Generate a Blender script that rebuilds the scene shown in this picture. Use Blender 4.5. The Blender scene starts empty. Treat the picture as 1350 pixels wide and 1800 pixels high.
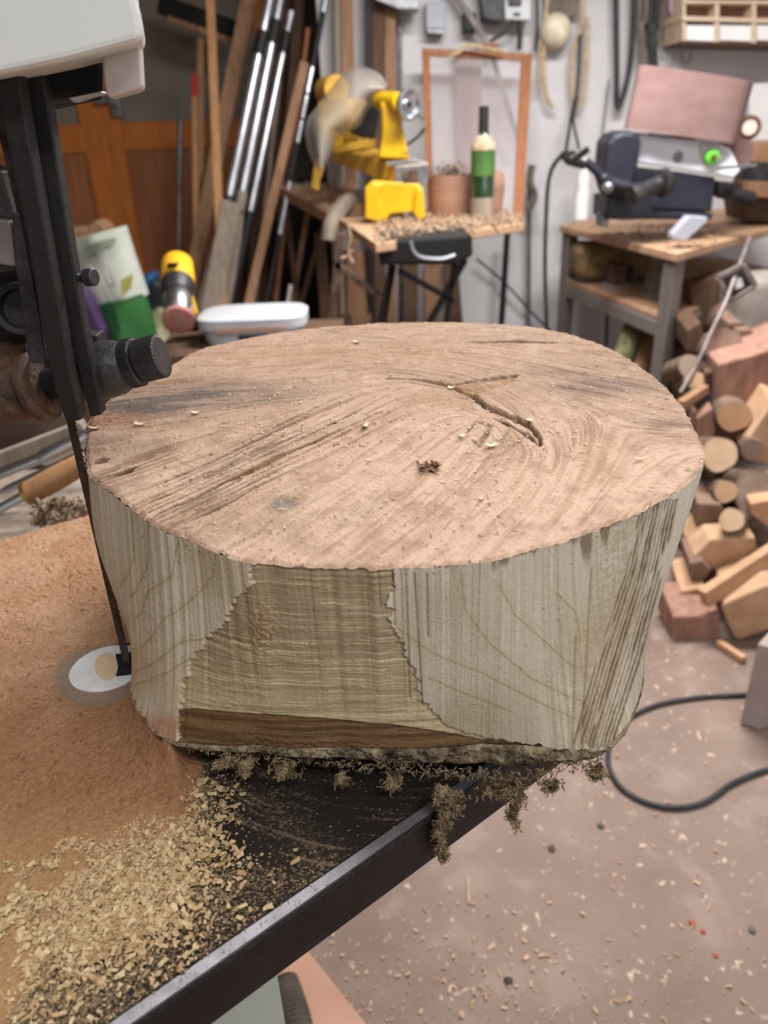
import bpy, bmesh, math, random
import numpy as np
from mathutils import Vector, Matrix
random.seed(7)
RNG = np.random.default_rng(11)
SC = bpy.context.scene
COL = SC.collection

# ------------------------------------------------------------------ camera
FPX = 1320.0
TH = math.radians(26.5)
ROLL = math.radians(2.4)
CAM = Vector((0, 0, 1.30))
_n = FPX / math.tan(TH)
_d = Vector((_n * math.sin(ROLL), _n * math.cos(ROLL), FPX)).normalized()   # world down in image axes
_f = Vector((0, 0, 1)); _f = (_f - _f.dot(_d) * _d).normalized()
_r = _d.cross(_f)


def to_world(e):
    return Vector((e.dot(_r), e.dot(_f), -e.dot(_d)))


def ray(px, py):
    return to_world(Vector((px - 675.0, py - 900.0, FPX)))


def W(px, py, Y):
    r = ray(px, py)
    return CAM + r * (Y / r.y)


def Z(px, py, z):
    r = ray(px, py)
    return CAM + r * ((z - CAM.z) / r.z)


def depth(p):
    return (Vector(p) - CAM).dot(to_world(Vector((0, 0, 1))))


def mpp(p):
    return depth(p) / FPX


def project(P):
    """array of world points -> pixel coordinates"""
    P = np.asarray(P) - np.array(CAM)
    ax = [np.array(to_world(Vector(v))) for v in ((1, 0, 0), (0, 1, 0), (0, 0, 1))]
    x, y, z = P @ ax[0], P @ ax[1], P @ ax[2]
    return 675 + FPX * x / z, 900 + FPX * y / z


cd = bpy.data.cameras.new('camera')
cam = bpy.data.objects.new('camera', cd)
COL.objects.link(cam)
ex, ey, ez = to_world(Vector((1, 0, 0))), to_world(Vector((0, -1, 0))), to_world(Vector((0, 0, -1)))
cam.matrix_world = Matrix(((ex.x, ey.x, ez.x, CAM.x), (ex.y, ey.y, ez.y, CAM.y), (ex.z, ey.z, ez.z, CAM.z), (0, 0, 0, 1)))
cd.sensor_fit = 'VERTICAL'
cd.sensor_height = 36.0
cd.lens = 36.0 * FPX / 1800.0
cd.clip_start = 0.02
cd.dof.use_dof = True
cd.dof.focus_distance = 0.52
cd.dof.aperture_fstop = 6.6
SC.camera = cam

SC.view_settings.view_transform = 'Standard'
SC.view_settings.look = 'None'
SC.view_settings.gamma = 1
SC.view_settings.exposure = 0.0
wd = bpy.data.worlds.new('world')
SC.world = wd
wd.use_nodes = True
wd.node_tree.nodes['Background'].inputs[0].default_value = (0.8, 0.85, 1, 1)
wd.node_tree.nodes['Background'].inputs[1].default_value = 0.3


def area(name, loc, size, power, color, target=None, sy=None):
    l = bpy.data.lights.new(name, 'AREA')
    l.energy = power
    l.color = color
    l.shape = 'RECTANGLE'
    l.size = size
    l.size_y = sy or size
    o = bpy.data.objects.new(name, l)
    COL.objects.link(o)
    o.location = loc
    if target is not None:
        o.rotation_euler = (Vector(target) - Vector(loc)).to_track_quat('-Z', 'Y').to_euler()
    return o


WARM = (1.0, 0.985, 0.965)
area('tube_light_rear', (0.7, 2.3, 2.44), 1.3, 100, WARM, sy=0.25)
area('tube_light_middle', (-0.25, 0.75, 2.44), 1.3, 19, WARM, sy=0.25)
area('tube_light_front', (0.5, -0.6, 2.44), 1.3, 25, WARM, sy=0.25)
area('side_area_light', (1.6, -1.2, 1.7), 1.0, 13, (0.95, 0.98, 1.0), target=(0, 0.6, 1.0))  # soft unseen area light from the near right, no window built


# ------------------------------------------------------------------ helpers
def lin(c):
    out = []
    for v in c[:3]:
        v /= 255.0
        out.append(v / 12.92 if v <= 0.04045 else ((v + 0.055) / 1.055) ** 2.4)
    return tuple(out)


def mat(name, c1, c2=None, rough=0.6, metal=0.0, scale=8.0, stretch=(1, 1, 1), bump=0.0, bscale=None,
        contrast=0.3, alpha=1.0, trans=0.0, detail=4.0, spec=0.5, emit=None, attr=False, coat=0.0):
    m = bpy.data.materials.new(name)
    m.use_nodes = True
    nt = m.node_tree
    b = nt.nodes['Principled BSDF']
    b.inputs['Roughness'].default_value = rough
    b.inputs['Metallic'].default_value = metal
    b.inputs['Specular IOR Level'].default_value = spec
    b.inputs['Alpha'].default_value = alpha
    b.inputs['Transmission Weight'].default_value = trans
    b.inputs['Coat Weight'].default_value = coat
    tc = nt.nodes.new('ShaderNodeTexCoord')
    mp = nt.nodes.new('ShaderNodeMapping')
    mp.inputs['Scale'].default_value = stretch
    nt.links.new(tc.outputs['Object'], mp.inputs[0])
    n = nt.nodes.new('ShaderNodeTexNoise')
    n.inputs['Scale'].default_value = scale
    n.inputs['Detail'].default_value = detail
    nt.links.new(mp.outputs[0], n.inputs['Vector'])
    r = nt.nodes.new('ShaderNodeValToRGB')
    c1l = lin(c1)
    c2l = lin(c2) if c2 else tuple(v * 0.72 for v in c1l)
    r.color_ramp.elements[0].position = 0.5 - contrast / 2
    r.color_ramp.elements[1].position = 0.5 + contrast / 2
    r.color_ramp.elements[0].color = (*c2l, 1)
    r.color_ramp.elements[1].color = (*c1l, 1)
    nt.links.new(n.outputs['Fac'], r.inputs[0])
    src = r.outputs[0]
    if attr:
        a = nt.nodes.new('ShaderNodeAttribute')
        a.attribute_name = 'col'
        mx = nt.nodes.new('ShaderNodeMix')
        mx.data_type = 'RGBA'
        mx.blend_type = 'MULTIPLY'
        mx.inputs[0].default_value = 1
        nt.links.new(a.outputs['Color'], mx.inputs[6])
        nt.links.new(src, mx.inputs[7])
        src = mx.outputs[2]
    nt.links.new(src, b.inputs['Base Color'])
    if emit:
        nt.links.new(src, b.inputs['Emission Color'])
        b.inputs['Emission Strength'].default_value = emit
    if bump:
        n2 = nt.nodes.new('ShaderNodeTexNoise')
        n2.inputs['Scale'].default_value = bscale or scale * 3
        n2.inputs['Detail'].default_value = 5
        nt.links.new(mp.outputs[0], n2.inputs['Vector'])
        bp = nt.nodes.new('ShaderNodeBump')
        bp.inputs['Strength'].default_value = bump
        bp.inputs['Distance'].default_value = 0.01
        nt.links.new(n2.outputs['Fac'], bp.inputs['Height'])
        nt.links.new(bp.outputs[0], b.inputs['Normal'])
    return m


def tag(o, label, cat, group=None, kind=None):
    if label:
        o['label'] = label
    if cat:
        o['category'] = cat
    if group:
        o['group'] = group
    if kind:
        o['kind'] = kind
    return o


def thing(name, loc, label, cat, group=None):
    o = bpy.data.objects.new(name, None)
    o.empty_display_size = 0.05
    COL.objects.link(o)
    o.location = loc
    return tag(o, label, cat, group)


def wpos(o):
    p = Vector(o.location)
    while o.parent:
        o = o.parent
        p += Vector(o.location)
    return p


def link(me, name, m, parent=None, org=None):
    o = bpy.data.objects.new(name, me)
    COL.objects.link(o)
    if m is not None:
        if isinstance(m, (list, tuple)):
            for q in m:
                me.materials.append(q)
        else:
            me.materials.append(m)
    if org is not None:
        o.location = org
    if parent is not None:
        o.parent = parent
        o.location = Vector(o.location) - wpos(parent)
    return o


def ob(name, bm, m, parent=None, bevel=0.0, smooth=False, segs=2):
    """link bm (built in world coordinates) as one object with its origin at the base"""
    bmesh.ops.recalc_face_normals(bm, faces=bm.faces)
    vs = [v.co for v in bm.verts]
    lo = Vector((min(v.x for v in vs), min(v.y for v in vs), min(v.z for v in vs)))
    hi = Vector((max(v.x for v in vs), max(v.y for v in vs), max(v.z for v in vs)))
    org = Vector(((lo.x + hi.x) / 2, (lo.y + hi.y) / 2, lo.z))
    for v in bm.verts:
        v.co -= org
    me = bpy.data.meshes.new(name)
    bm.to_mesh(me)
    bm.free()
    if smooth:
        for p in me.polygons:
            p.use_smooth = True
    o = link(me, name, m, parent, org)
    if bevel:
        md = o.modifiers.new('bevel', 'BEVEL')
        md.width = bevel
        md.segments = segs
        md.limit_method = 'ANGLE'
        md.angle_limit = math.radians(40)
        md.harden_normals = False
    if smooth:
        es = o.modifiers.new('weld', 'EDGE_SPLIT')
        es.split_angle = math.radians(42)
    return o


def one(name, bm, m, label, cat, group=None, kind=None, **k):
    return tag(ob(name, bm, m, None, **k), label, cat, group, kind)


def BM():
    return bmesh.new()


def frame(d, up=Vector((0, 0, 1))):
    d = Vector(d).normalized()
    if abs(d.dot(up)) > 0.98:
        up = Vector((1, 0, 0))
    a = d.cross(up).normalized()
    return a, a.cross(d).normalized()


def box(bm, c, s, rz=0.0, R=None):
    c = Vector(c)
    M = R or Matrix.Rotation(rz, 3, 'Z')
    vs = []
    for i in (-1, 1):
        for j in (-1, 1):
            for k in (-1, 1):
                vs.append(bm.verts.new(c + M @ Vector((i * s[0] / 2, j * s[1] / 2, k * s[2] / 2))))
    for f in ((0, 1, 3, 2), (4, 6, 7, 5), (0, 4, 5, 1), (2, 3, 7, 6), (0, 2, 6, 4), (1, 5, 7, 3)):
        bm.faces.new([vs[i] for i in f])
    return bm


def prism(bm, pts, vec):
    vec = Vector(vec)
    a = [bm.verts.new(Vector(p)) for p in pts]
    b = [bm.verts.new(Vector(p) + vec) for p in pts]
    n = len(a)
    bm.faces.new(a)
    bm.faces.new(b[::-1])
    for i in range(n):
        bm.faces.new((a[i], b[i], b[(i + 1) % n], a[(i + 1) % n]))
    return bm


def pxprism(bm, pts, Y, t):
    return prism(bm, [W(x, y, Y) for x, y in pts], (0, t, 0))


def rings(bm, pts, rad, seg=16, up=Vector((0, 0, 1)), flat=1.0, cap=True, wob=0.0):
    """tube along pts with one radius per point"""
    pts = [Vector(p) for p in pts]
    if not hasattr(rad, '__len__'):
        rad = [rad] * len(pts)
    prev = None
    first = None
    a = None
    for i, p in enumerate(pts):
        d = pts[min(i + 1, len(pts) - 1)] - pts[max(i - 1, 0)]
        if d.length < 1e-9:
            d = Vector((0, 0, 1))
        d.normalize()
        if a is None:
            a, b = frame(d, up)
        else:
            a = (a - d * a.dot(d)).normalized()
            b = a.cross(d).normalized()
        ring = []
        for k in range(seg):
            t = 2 * math.pi * k / seg
            w = 1 + wob * math.sin(3 * t + 1.3) * 0.5 + wob * math.sin(5 * t + 4) * 0.5
            ring.append(bm.verts.new(p + (a * math.cos(t) + b * math.sin(t) * flat) * rad[i] * w))
        if prev:
            for k in range(seg):
                bm.faces.new((prev[k], prev[(k + 1) % seg], ring[(k + 1) % seg], ring[k]))
        else:
            first = ring
        prev = ring
    if cap:
        bm.faces.new(first[::-1])
        bm.faces.new(prev)
    return bm


def lathe(bm, base, axis, prof, seg=24, cap=True):
    """prof: list of (distance along axis, radius)"""
    base = Vector(base)
    axis = Vector(axis).normalized()
    a, b = frame(axis)
    prev = None
    first = None
    for h, r in prof:
        ring = [bm.verts.new(base + axis * h + (a * math.cos(2 * math.pi * k / seg) + b * math.sin(2 * math.pi * k / seg)) * max(r, 1e-5)) for k in range(seg)]
        if prev:
            for k in range(seg):
                bm.faces.new((prev[k], prev[(k + 1) % seg], ring[(k + 1) % seg], ring[k]))
        else:
            first = ring
        prev = ring
    if cap:
        bm.faces.new(first[::-1])
        bm.faces.new(prev)
    return bm


def strip(bm, p, q, w, t, up=(0, 1, 0)):
    """rectangular bar from p to q: width w sideways, thickness t along 'up'"""
    p, q = Vector(p), Vector(q)
    d = (q - p).normalized()
    u = Vector(up)
    u = (u - d * u.dot(d)).normalized()
    s = d.cross(u)
    vs = []
    for base in (p, q):
        vs.append([bm.verts.new(base + s * (i * w / 2) + u * (j * t / 2)) for i, j in ((-1, -1), (1, -1), (1, 1), (-1, 1))])
    a, b = vs
    bm.faces.new(a)
    bm.faces.new(b[::-1])
    for i in range(4):
        bm.faces.new((a[i], b[i], b[(i + 1) % 4], a[(i + 1) % 4]))
    return bm


def smoothpath(pts, n=8):
    pts = [Vector(p) for p in pts]
    out = []
    for i in range(len(pts) - 1):
        p0 = pts[max(i - 1, 0)]; p1 = pts[i]; p2 = pts[i + 1]; p3 = pts[min(i + 2, len(pts) - 1)]
        for k in range(n):
            t = k / n
            out.append(0.5 * ((2 * p1) + (p2 - p0) * t + (2 * p0 - 5 * p1 + 4 * p2 - p3) * t * t + (3 * p1 - p0 - 3 * p2 + p3) * t ** 3))
    out.append(pts[-1])
    return out


def to_floor(p, q, z=0.0):
    """extend the line p->q on to height z"""
    p, q = Vector(p), Vector(q)
    d = q - p
    return p + d * ((z - p.z) / d.z)


def npmesh(name, V, F, m, parent=None, col=None, smooth=True, org=None):
    V = np.asarray(V, dtype=np.float64)
    if org is None:
        org = np.array([(V[:, 0].min() + V[:, 0].max()) / 2, (V[:, 1].min() + V[:, 1].max()) / 2, V[:, 2].min()])
    V = V - org
    F = np.asarray(F, dtype=np.int32)
    me = bpy.data.meshes.new(name)
    k = F.shape[1]
    me.vertices.add(len(V))
    me.vertices.foreach_set('co', V.astype(np.float32).ravel())
    me.loops.add(F.size)
    me.loops.foreach_set('vertex_index', F.ravel())
    me.polygons.add(len(F))
    me.polygons.foreach_set('loop_start', (np.arange(len(F)) * k).astype(np.int32))
    me.polygons.foreach_set('loop_total', np.full(len(F), k, np.int32))
    me.polygons.foreach_set('use_smooth', np.full(len(F), smooth))
    me.update(calc_edges=True)
    if col is not None:
        a = me.color_attributes.new('col', 'FLOAT_COLOR', 'POINT')
        c = np.ones((len(V), 4), np.float32)
        c[:, :3] = col
        a.data.foreach_set('color', c.ravel())
    me.validate()
    return link(me, name, m, parent, Vector(org))


# numpy noise
_T = np.random.default_rng(5).random((256, 256))


def vnoise(x, y, s=0):
    x = np.asarray(x) + s * 17.31
    y = np.asarray(y) + s * 9.77
    xi = np.floor(x).astype(int); yi = np.floor(y).astype(int)
    fx = x - xi; fy = y - yi
    fx = fx * fx * (3 - 2 * fx); fy = fy * fy * (3 - 2 * fy)
    a = _T[xi & 255, yi & 255]; b = _T[(xi + 1) & 255, yi & 255]
    c = _T[xi & 255, (yi + 1) & 255]; d = _T[(xi + 1) & 255, (yi + 1) & 255]
    return (a * (1 - fx) + b * fx) * (1 - fy) + (c * (1 - fx) + d * fx) * fy


def fbm(x, y, o=4, s=0):
    t = 0; a = 0.5; n = 0
    for i in range(o):
        t = t + a * vnoise(x * 2 ** i, y * 2 ** i, s + i * 3); n += a; a *= 0.5
    return t / n


def sst(x, a, b):
    t = np.clip((x - a) / (b - a), 0, 1)
    return t * t * (3 - 2 * t)


def dpoly(x, y, pts, ys=1.0):
    """distance to an open polyline, y scaled; also parameter 0..1"""
    best = np.full(np.shape(x), 1e9)
    par = np.zeros(np.shape(x))
    n = len(pts) - 1
    for i in range(n):
        ax, ay = pts[i]; bx, by = pts[i + 1]
        ay *= ys; by *= ys
        dx, dy = bx - ax, by - ay
        t = np.clip(((x - ax) * dx + (y * ys - ay) * dy) / (dx * dx + dy * dy), 0, 1)
        d = np.hypot(x - ax - t * dx, y * ys - ay - t * dy)
        m = d < best
        best = np.where(m, d, best)
        par = np.where(m, (i + t) / n, par)
    return best, par


def inpoly(x, y, pts):
    r = np.zeros(np.shape(x), bool)
    n = len(pts)
    for i in range(n):
        x1, y1 = pts[i]; x2, y2 = pts[(i + 1) % n]
        if y1 == y2:
            continue
        c = ((y1 > y) != (y2 > y)) & (x < (x2 - x1) * (y - y1) / (y2 - y1) + x1)
        r ^= c
    return r


def mixc(c, k, w):
    w = np.asarray(w)[..., None]
    return c * (1 - w) + np.array(lin(k)) * w

# ------------------------------------------------------------------ foreground: the wood blank
TZ = 0.92                       # saw table height
m_logwood = mat('fresh_sawn_wood', (255, 255, 255), (240, 236, 230), rough=0.8, scale=260, bump=0.16, bscale=500, contrast=0.6, attr=True, spec=0.25)
m_bark = mat('lichen_bark', (178, 162, 134), (74, 60, 46), rough=0.95, scale=70, bump=0.9, bscale=220, contrast=0.35, spec=0.15)
m_moss = mat('dry_moss', (158, 140, 110), (76, 60, 44), rough=.95, scale=160, contrast=.25, spec=0.1)

TILT = math.tan(math.radians(4.0))
near = W(600, 997, 0.354)


def topz(y):
    return near.z + TILT * (y - near.y)


def Ztop(px, py):
    """pixel to the tilted sawn plane"""
    r = ray(px, py)
    t = (near.z - TILT * near.y - CAM.z) / (r.z - TILT * r.y)
    return CAM + r * t


RIM = [(148, 793), (151, 755), (160, 733), (180, 712), (206, 692), (245, 668), (300, 641), (333, 622), (368, 608), (450, 590), (540, 577), (640, 569), (740, 565), (850, 567),
       (940, 574), (1000, 586), (1060, 606), (1110, 632), (1152, 663), (1192, 703), (1217, 742), (1231, 772), (1238, 797),
       (1220, 838), (1157, 880), (1078, 918), (970, 955), (887, 976), (804, 990), (679, 999), (571, 996), (447, 987),
       (389, 971), (306, 938), (264, 917), (206, 873), (160, 836)]
CEN = Ztop(690, 752)


def periodic(ph, xs, ys):
    i = np.argsort(xs)
    xs = np.asarray(xs)[i]; ys = np.asarray(ys)[i]
    xs = np.concatenate([xs - 2 * np.pi, xs, xs + 2 * np.pi]); ys = np.concatenate([ys] * 3)
    return np.interp(ph, xs, ys)


def polar(P):
    return math.atan2(P.y - CEN.y, P.x - CEN.x), math.hypot(P.x - CEN.x, P.y - CEN.y)


_rim = [polar(p) for p in smoothpath([Ztop(*q) for q in RIM + RIM[:1]], 6)]


def r_top(ph):
    return periodic(ph, [a for a, _ in _rim], [b for _, b in _rim])


BOT = [(228, 1215, .945), (250, 1262, .945), (285, 1302, .945), (318, 1311, .948), (450, 1316, .951), (600, 1319, .955), (700, 1323, .955), (780, 1321, .955),
       (850, 1314, .956), (925, 1317, .957), (1005, 1321, .957), (1058, 1316, .957), (1085, 1303, .957), (1105, 1275, .957)]
_b = [(polar(Z(x, y, z)), z) for x, y, z in BOT]
_bp = [a[0] for a, _ in _b]; _br = [a[1] for a, _ in _b]; _bz = [z for _, z in _b]
for a in np.linspace(math.radians(8), math.radians(185), 12):
    _bp.append(a); _br.append(float(r_top(a)) * 0.70); _bz.append(.953)


def r_bot(ph):
    return periodic(ph, _bp, _br)


def z_bot(ph):
    return periodic(ph, _bp, _bz)


log = thing('wood_blank', (CEN.x, CEN.y, TZ), 'large round freshly sawn block of pale wood resting on the saw table, bark underneath', 'wood block')

# ---- sawn face: grain follows a direction field (line integral of noise)
S = 760
gx = np.linspace(CEN.x - .27, CEN.x + .27, S); gy = np.linspace(CEN.y - .29, CEN.y + .29, S)
GX, GY = np.meshgrid(gx, gy, indexing='ij')
GZ = near.z + TILT * (GY - near.y)
PU, PV = project(np.stack([GX, GY, GZ], -1))
ANG = [(300, 650, 3), (240, 720, 4), (500, 680, 5), (650, 600, 1), (900, 590, -3), (1000, 650, -8), (1150, 720, -14), (1200, 780, -5), (300, 880, 26),
       (450, 800, 25), (600, 735, 24), (480, 930, 30), (650, 930, 36), (850, 900, 42), (980, 850, 58), (1050, 780, 72), (960, 770, -60),
       (200, 820, 17), (170, 780, 12), (760, 672, -10), (860, 712, -34), (925, 750, -50), (770, 760, 32), (850, 800, 50), (1140, 860, 45), (1180, 820, 35), (720, 720, 28), (700, 830, 34)]
cs = np.zeros_like(GX); sn = np.zeros_like(GX)
for x, y, a in ANG:
    w = 1 / (((PU - x) ** 2 + (2.2 * (PV - y)) ** 2) / 3600 + 1) ** 1.6
    cs += w * math.cos(2 * math.radians(a)); sn += w * math.sin(2 * math.radians(a))
an = 0.5 * np.arctan2(sn, cs) + 0.25 * (fbm(GX * 22, GY * 22, 3, 4) - .5)
dx, dy = np.cos(an), -np.sin(an)
ux, uy = np.gradient(PU, gx, gy); vx, vy = np.gradient(PV, gx, gy)
det = ux * vy - uy * vx
wx = (dx * vy - dy * uy) / det; wy = (-dx * vx + dy * ux) / det
nn = np.hypot(wx, wy); wx /= nn; wy /= nn


def lic(src, L):
    out = src.copy()
    for sg in (1, -1):
        I, J = np.meshgrid(np.arange(S, dtype=float), np.arange(S, dtype=float), indexing='ij')
        for k in range(L):
            ii = np.clip(I.round().astype(int), 0, S - 1); jj = np.clip(J.round().astype(int), 0, S - 1)
            I += sg * wx[ii, jj]; J += sg * wy[ii, jj]
            ii = np.clip(I.round().astype(int), 0, S - 1); jj = np.clip(J.round().astype(int), 0, S - 1)
            out += src[ii, jj]
    out -= out.mean()
    return out / out.std()


n0 = RNG.random((S, S))
n1 = (n0 + np.roll(n0, 1, 0) + np.roll(n0, 1, 1) + np.roll(np.roll(n0, 1, 0), 1, 1)) / 4
fine = lic(n1, 16)
q = RNG.random((S // 4 + 1, S // 4 + 1))
n2 = np.kron(q, np.ones((4, 4)))[:S, :S]
coarse = lic(n2, 60)
q = RNG.random((S // 10 + 1, S // 10 + 1))
wide = lic(np.kron(q, np.ones((10, 10)))[:S, :S], 90)


def sample(A, x, y):
    i = np.clip((x - gx[0]) / (gx[1] - gx[0]), 0, S - 1.001); j = np.clip((y - gy[0]) / (gy[1] - gy[0]), 0, S - 1.001)
    a = i.astype(int); b = j.astype(int); fa = i - a; fb = j - b
    return A[a, b] * (1 - fa) * (1 - fb) + A[a + 1, b] * fa * (1 - fb) + A[a, b + 1] * (1 - fa) * fb + A[a + 1, b + 1] * fa * fb


NT = 620
s = np.linspace(-1, 1, NT)
A, B = np.meshgrid(s, s, indexing='ij')
rr = np.maximum(abs(A), abs(B))
with np.errstate(divide='ignore', invalid='ignore'):
    ph = np.where(abs(A) >= abs(B), np.where(A >= 0, 0, np.pi) + np.pi / 4 * np.where(A != 0, B / np.where(A == 0, 1, A), 0),
                  np.where(B >= 0, np.pi / 2, -np.pi / 2) - np.pi / 4 * A / np.where(B == 0, 1, B))
rt = r_top(ph)
edge_n = (fbm(ph * 40, ph * 0 + 3, 3, 8) - .5) * .0022 + (fbm(ph * 9, ph * 0, 3, 2) - .5) * .004
X = CEN.x + rr * (rt + edge_n) * np.cos(ph); Y = CEN.y + rr * (rt + edge_n) * np.sin(ph)
Zt = near.z + TILT * (Y - near.y)
px, py = project(np.stack([X, Y, Zt], -1))
f = sample(fine, X, Y); c = sample(coarse, X, Y); wd_ = sample(wide, X, Y)

crack_main = [(682, 665), (730, 667), (770, 673), (800, 681), (828, 694), (850, 709), (872, 722), (898, 732), (922, 743), (940, 756), (950, 770), (950, 782)]
crack_side = [(800, 676), (840, 668), (880, 662), (912, 658)]
crack_low = [(868, 735), (905, 752), (936, 770), (948, 785)]
crack_far = [(820, 602), (900, 600), (1005, 603)]
h = f * .00022 + c * .00025
# torn fibre zone from lower left to the middle
tear, tp = dpoly(px, py, [(240, 925), (330, 870), (430, 820), (530, 770), (640, 735)], 2.0)
tz = np.exp(-(tear / 62) ** 2)
h -= tz * np.clip(c - .35, 0, 2) * .0016
tear2, _ = dpoly(px, py, [(165, 845), (220, 822), (290, 800)], 2.0)
t2 = np.exp(-(tear2 / 26) ** 2)
h -= t2 * np.clip(c + .2, 0, 2) * .001
cm = np.zeros_like(h)
TL = []
for k in range(12):
    o_ = (k - 6) * 9.0
    j_ = _T[k, 9] * 120; l_ = 120 + _T[k, 10] * 200
    x_ = 205 + j_ + abs(o_) * .8; y_ = 935 - .47 * (x_ - 205) + o_ * .9 - 8
    TL.append(([(x_, y_), (x_ + l_ * .5, y_ - l_ * .225), (x_ + l_, y_ - l_ * .46)], 1.8 + 2.2 * _T[k, 11], .0012))
for pts, wdt, dep in TL + list(((crack_main, 5.6, .007), (crack_side, 3.2, .002), (crack_low, 3.2, .003), (crack_far, 3, .002),
                      ([(326, 920), (380, 893), (440, 862)], 3.5, .002), ([(270, 905), (330, 880), (400, 845), (480, 815)], 3.5, .002),
                      ([(540, 575), (620, 590), (700, 596)], 2, .0006), ([(820, 760), (838, 740), (862, 748), (842, 782), (830, 772)], 4, .0015),
                      ([(190, 806), (165, 815)], 6, .002), ([(200, 835), (240, 820)], 6, .002))):
    d, t = dpoly(px, py, pts, 2.0)
    wl = wdt * (0.35 + 0.9 * np.sin(np.pi * np.clip(t, .03, .97))) * (0.8 + .5 * fbm(X * 200, Y * 200, 2, 3))
    k = np.exp(-(d / wl) ** 4)
    h -= k * dep * (.6 + .6 * vnoise(X * 300, Y * 300, 2))
    cm = np.maximum(cm, k * min(1, dep / .003 + .15) * (1 if dep > .0015 else (.5 + .8 * vnoise(X * 160, Y * 160, 5))))
# wedge shaped torn area between the crack and its branch
wz = inpoly(px, py, [(800, 677), (912, 658), (900, 672), (850, 690), (830, 692)])
h -= wz * .0015 * (.5 + vnoise(X * 250, Y * 250, 8))
# rings round the knot
kd = np.hypot((px - 800), (py - 755) * 2.0)
ringw = np.sin(kd / 5 + 5 * fbm(X * 30, Y * 30, 3, 6)) * np.exp(-((kd - 110) / 80) ** 2) * sst(np.cos(np.arctan2((py - 755) * 2, px - 800) - .3), -.1, .8)
h += ringw * .00022
h += (fbm(X * 420, Y * 420, 3, 1) - .5) * .0007
crumb = sst(vnoise(X * 520, Y * 520, 12), .86, .97) * sst(fbm(X * 25, Y * 25, 3, 7), .35, .6)
h += crumb * .0009
rimk = sst(rr, .985, 1.0)
h -= rimk * .0012 * (0.5 + vnoise(ph * 60, rr * 10, 3))

C = np.ones(h.shape + (3,)) * np.array(lin((188, 160, 141)))
C = mixc(C, (160, 131, 109), sst(wd_, -.4, 1.4) * .55)
C = mixc(C, (202, 174, 155), sst(fbm(X * 16, Y * 16, 3, 2), .5, .75) * .5)
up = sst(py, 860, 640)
C = mixc(C, (144, 117, 98), up * .75)  # far half toned darker: part wood tone, part dimmer light put into colour
C = mixc(C, (132, 104, 84), sst(fbm(X * 70, Y * 70, 4, 44), .5, .72) * .38)
C = mixc(C, (214, 192, 176), sst(fbm(X * 90, Y * 90, 4, 45), .58, .78) * .15)
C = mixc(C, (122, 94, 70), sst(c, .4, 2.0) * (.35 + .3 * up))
C = mixc(C, (120, 92, 66), np.clip(tz * sst(c, .1, 1.4) * .95 + t2 * sst(c, -.6, .8) * .9, 0, 1))
C = mixc(C, (150, 120, 96), sst(f, .6, 2.2) * .5)
C = mixc(C, (212, 188, 168), sst(-f, 1.0, 2.4) * .35)


def blob(cx, cy, ax, ay, s=1):
    return np.exp(-(((px - cx) / ax) ** 2 + ((py - cy) / ay) ** 2)) * (.55 + .9 * sst(wd_ * .6 + c * .4 + 3 * (fbm(X * 30, Y * 30, 3, s) - .5), -1, 1.2))


C = mixc(C, (88, 78, 74), np.clip(blob(255, 712, 95, 20, 1) * .95 + blob(430, 688, 120, 17, 2) * .75 + blob(350, 700, 90, 12, 9) * .4, 0, .9))
C = mixc(C, (98, 78, 70), np.clip(blob(1060, 680, 95, 15, 3) * .8 + blob(1175, 745, 50, 14, 4) * .45 + blob(980, 655, 60, 8, 6) * .35, 0, .85))
C = mixc(C, (165, 120, 96), np.clip(blob(215, 742, 60, 12, 5) * .8, 0, .8))
C = mixc(C, (146, 116, 84), np.clip(blob(1055, 810, 32, 42, 6) * .6 + blob(330, 880, 110, 20, 7) * .25 + blob(620, 620, 300, 14, 8) * .3 + blob(800, 700, 120, 18, 2) * .35, 0, .7))
C = mixc(C, (120, 112, 104), np.clip(blob(498, 885, 26, 12, 3) * .8, 0, .8))
C = mixc(C, (92, 68, 46), np.clip(sst(ringw, .5, 1) * .4, 0, 1))
C = mixc(C, (60, 40, 26), np.clip(cm * .95, 0, 1))
C = mixc(C, (140, 110, 80), wz * .5)
C = mixc(C, (218, 192, 166), crumb * .6)
sp = sst(vnoise(X * 360, Y * 360, 21), .84, .95) * sst(fbm(X * 14, Y * 14, 3, 17), .38, .6)
C = mixc(C, (96, 70, 48), sp * .8)
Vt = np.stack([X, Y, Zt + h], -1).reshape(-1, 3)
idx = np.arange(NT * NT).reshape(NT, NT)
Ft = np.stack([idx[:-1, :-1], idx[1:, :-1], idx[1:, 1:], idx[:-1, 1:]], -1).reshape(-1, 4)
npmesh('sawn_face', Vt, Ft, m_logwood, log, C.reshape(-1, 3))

# ---- curved sides
phs = np.concatenate([np.linspace(math.radians(-192), math.radians(12), 1400, endpoint=False), np.linspace(math.radians(12), math.radians(168), 160, endpoint=False)])
NV = 230
vs = np.linspace(0, 1, NV)
PH, VV = np.meshgrid(phs, vs, indexing='ij')
rt = r_top(PH) + ((fbm(PH * 40, PH * 0 + 3, 3, 8) - .5) * .0022 + (fbm(PH * 9, PH * 0, 3, 2) - .5) * .004)
xt = CEN.x + rt * np.cos(PH); yt = CEN.y + rt * np.sin(PH); zt = near.z + TILT * (yt - near.y) - .0012
wl_ = sst(np.cos(PH + np.pi), .35, .92)
R_ = rt + (r_bot(PH) - rt) * VV ** (1.5 + 2.2 * wl_) + .0075 * wl_ * np.sin(np.pi * VV ** 1.15)
zb = z_bot(PH)
Zs = zt + (zb - zt) * VV


def spos(R):
    return np.stack([CEN.x + R * np.cos(PH), CEN.y + R * np.sin(PH), Zs], -1)


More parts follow.
